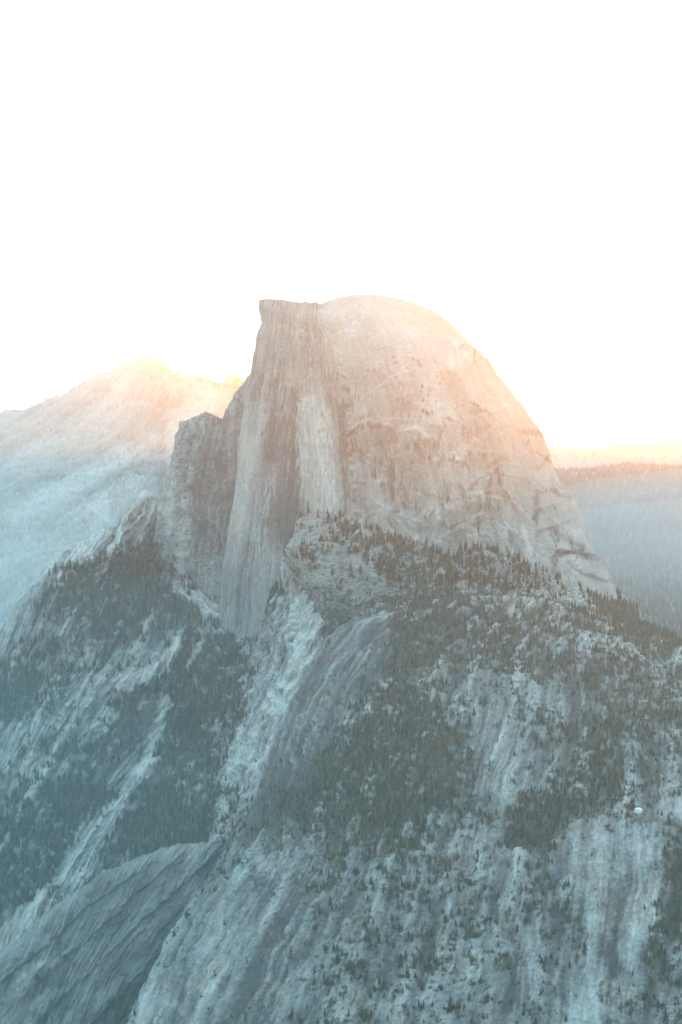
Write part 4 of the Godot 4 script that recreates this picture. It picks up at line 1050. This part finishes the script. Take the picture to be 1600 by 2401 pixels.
func spot_on(key: String, x: float, y: float) -> Vector3:
	# the point of a slope nearest to a place given in elevation, on the side below its crest
	var s: Dictionary = sheets[key]
	var nu: int = s.nu
	var first: int = s.nv / (RELIEF[key].size() - 1)
	var best := 1e12
	var bi := 0
	var bj := first
	for j in range(first, s.nv, 6):
		for i in range(0, nu, 6):
			var p: Vector3 = s.pts[j * nu + i]
			var d := (p.x - x) * (p.x - x) + (p.y - y) * (p.y - y)
			if d < best: best = d; bi = i; bj = j
	best = 1e12
	var found := Vector3.ZERO
	for j in range(maxi(bj - 6, first - 2), mini(bj + 7, s.nv)):
		for i in range(maxi(bi - 6, 0), mini(bi + 7, nu)):
			var p: Vector3 = s.pts[j * nu + i]
			var d := (p.x - x) * (p.x - x) + (p.y - y) * (p.y - y)
			if d < best: best = d; found = p
	return found


func ordinal(n: int) -> String:
	var ones := ["first", "second", "third", "fourth", "fifth", "sixth", "seventh", "eighth", "ninth", "tenth", "eleventh", "twelfth", "thirteenth", "fourteenth", "fifteenth", "sixteenth", "seventeenth", "eighteenth", "nineteenth"]
	if n <= 19: return ones[n - 1]
	var tens := {2: ["twentieth", "twenty"], 3: ["thirtieth", "thirty"], 4: ["fortieth", "forty"]}
	return tens[n / 10][0] if n % 10 == 0 else tens[n / 10][1] + "-" + ones[n % 10 - 1]


func set_specimens() -> void:
	var words := {
		rim = ["tall dark conifer on the bright slab rim at far left", "conifers along the slab rim"],
		slab = ["small pine on the bare slab below the dark shoulder", "small pines on the bare slab"],
		foot = ["tall conifer against the rock at the dome's foot", "conifers at the dome's foot"],
		corner = ["conifer at the dome's lower right corner", "conifers at the dome's right corner"],
		skyline = ["conifer on the right-hand skyline of the ridge", "conifers on the right skyline"],
		bench = ["tall conifer in the dark wood on the bench below the dome", "conifers of the bench wood"],
		crest = ["short conifer along the slab crest below the bench wood", "conifers on the slab crest"],
		upper = ["short conifer on the upper right slope among pale slabs", "conifers on the upper right slope"],
		middle = ["short conifer on the middle right slope", "conifers on the middle right slope"],
		slabs = ["stunted conifer on the smooth slabs at lower right", "conifers on the lower right slabs"],
		left = ["stunted conifer on the ridge's grey left flank", "conifers on the ridge's left flank"],
		bottom = ["stunted conifer on the rock at bottom centre", "conifers at bottom centre"],
	}
	for zone in words:
		var a: Array = SPECIMENS[zone]
		var places: Array = a[3]
		for k in places.size() / 2:
			var p := spot_on(a[0], places[2 * k], places[2 * k + 1])
			var tall := rng.randf_range(a[1], a[2])
			var kind := rng.randi() % 4
			var tree := Node3D.new()
			tree.name = numbered("pine_tree")
			add_child(tree)
			tree.position = p - Vector3(0, 0.03 * tall, 0)
			tree.rotation.y = rng.randf() * TAU
			tree.scale = Vector3(tall * rng.randf_range(0.9, 1.25), tall, tall * rng.randf_range(0.9, 1.25))
			var trunk := MeshInstance3D.new()
			trunk.name = "trunk"
			trunk.mesh = trunks[0]
			tree.add_child(trunk)
			var crown := MeshInstance3D.new()
			crown.name = "crown"
			crown.mesh = crowns[kind]
			crown.material_override = materials["needle%d" % (rng.randi() % 3)]
			tree.add_child(crown)
			tag(tree, "%s, %s from the left" % [words[zone][0], ordinal(k + 1)], "tree", words[zone][1])
	var dead: Array = SPECIMENS["snag"]
	var post := trunk_mesh(1.0, 0.022, materials.snag)
	var stub := trunk_mesh(1.0, 0.09, materials.snag)
	for k in dead[3].size() / 2:
		var p := spot_on(dead[0], dead[3][2 * k], dead[3][2 * k + 1])
		var tall := rng.randf_range(dead[1], dead[2])
		var snag := Node3D.new()
		snag.name = numbered("dead_tree")
		add_child(snag)
		snag.position = p - Vector3(0, 0.4, 0)
		var trunk := MeshInstance3D.new()
		trunk.name = "trunk"
		trunk.mesh = post
		trunk.scale = Vector3(tall, tall, tall)
		snag.add_child(trunk)
		for b in 5:
			var branch := MeshInstance3D.new()
			branch.name = "branch"
			branch.mesh = stub
			branch.position = Vector3(0, tall * (0.45 + 0.1 * b), 0)
			branch.rotation = Vector3(0, rng.randf() * TAU, rng.randf_range(1.0, 1.4))
			branch.scale = Vector3.ONE * tall * rng.randf_range(0.07, 0.14)
			snag.add_child(branch, true)
		tag(snag, "bleached dead trunk in the bench wood, %s from the left" % ordinal(k + 1), "dead tree", "bleached snags in the bench wood")


func boulder_mesh(seed_: int, parts: int) -> ArrayMesh:
	# an angular block: a sphere cut flat by random planes
	var r := RandomNumberGenerator.new()
	r.seed = seed_
	var cuts: Array = []
	for k in 11: cuts.append([Vector3(r.randfn(), r.randfn() * 0.8, r.randfn()).normalized(), r.randf_range(0.5, 0.85)])
	var st := SurfaceTool.new()
	st.begin(Mesh.PRIMITIVE_TRIANGLES)
	var ring := parts * 2
	for j in parts:
		for i in ring:
			var c: Array = []
			for q in [[i, j], [i + 1, j], [i + 1, j + 1], [i, j + 1]]:
				var th: float = PI * q[1] / parts
				var ph: float = TAU * q[0] / ring
				var d := Vector3(sin(th) * cos(ph), cos(th), sin(th) * sin(ph))
				var l := 1.0
				for cut in cuts:
					var k: float = d.dot(cut[0])
					if k > 0.05: l = minf(l, cut[1] / k)
				c.append(d * l * Vector3(1.0, 0.75, 0.85))
			for v in [c[0], c[1], c[2], c[0], c[2], c[3]]: st.add_vertex(v)
	st.generate_normals()
	st.set_material(materials.stone)
	return st.commit()


func talus_and_boulder() -> void:
	var pale := StandardMaterial3D.new()
	pale.resource_name = "broken_granite"
	pale.vertex_color_use_as_albedo = true
	pale.roughness = 0.95
	pale.metallic_specular = 0.2
	materials.stone = pale
	var s: Dictionary = sheets["bench"]
	var nu: int = s.nu
	var put: Array = []
	for t in 60000:
		var at := rng.randi_range(nu, nu * (s.nv - 1) - 1)
		var p: Vector3 = s.pts[at]
		var deep := outline_distance(p.x, p.y, TALUS)
		if deep < -6.0 or rng.randf() > 0.35: continue
		put.append(p + Vector3(rng.randf_range(-2, 2), 0.4, rng.randf_range(-2, 2)))
	var mm := MultiMesh.new()
	mm.transform_format = MultiMesh.TRANSFORM_3D
	mm.use_colors = true
	mm.mesh = boulder_mesh(31, 5)
	mm.instance_count = put.size()
	for i in put.size():
		var r := rng.randf_range(0.8, 2.0) + (2.0 if rng.randf() < 0.12 else 0.0)
		mm.set_instance_transform(i, Transform3D(Basis.from_euler(Vector3(rng.randf() * 0.5, rng.randf() * TAU, rng.randf() * 0.5)).scaled(Vector3(r, r, r)), put[i]))
		var f := rng.randf_range(0.24, 0.6)
		mm.set_instance_color(i, Color(f, f * 0.965, f * 0.92))
	var o := MultiMeshInstance3D.new()
	o.name = "talus_rubble"
	o.multimesh = mm
	add_child(o)
	tag(o, "pale blocky talus spread below the dome's right flank", "rubble", "", "stuff")
	print("talus ", put.size())
	var b := MeshInstance3D.new()
	b.name = "pale_boulder"
	b.mesh = boulder_mesh(77, 10)
	var own: StandardMaterial3D = pale.duplicate()
	own.vertex_color_use_as_albedo = false
	own.albedo_color = lin(0.72, 0.69, 0.64)
	b.material_override = own
	b.position = spot_on("near_ridge", BOULDER[0], BOULDER[1]) + Vector3(0, 1.0, 2.0)
	b.scale = Vector3(10.0, 8.0, 8.0)
	add_child(b)
	tag(b, "big pale boulder alone on the ridge slope at right", "boulder")
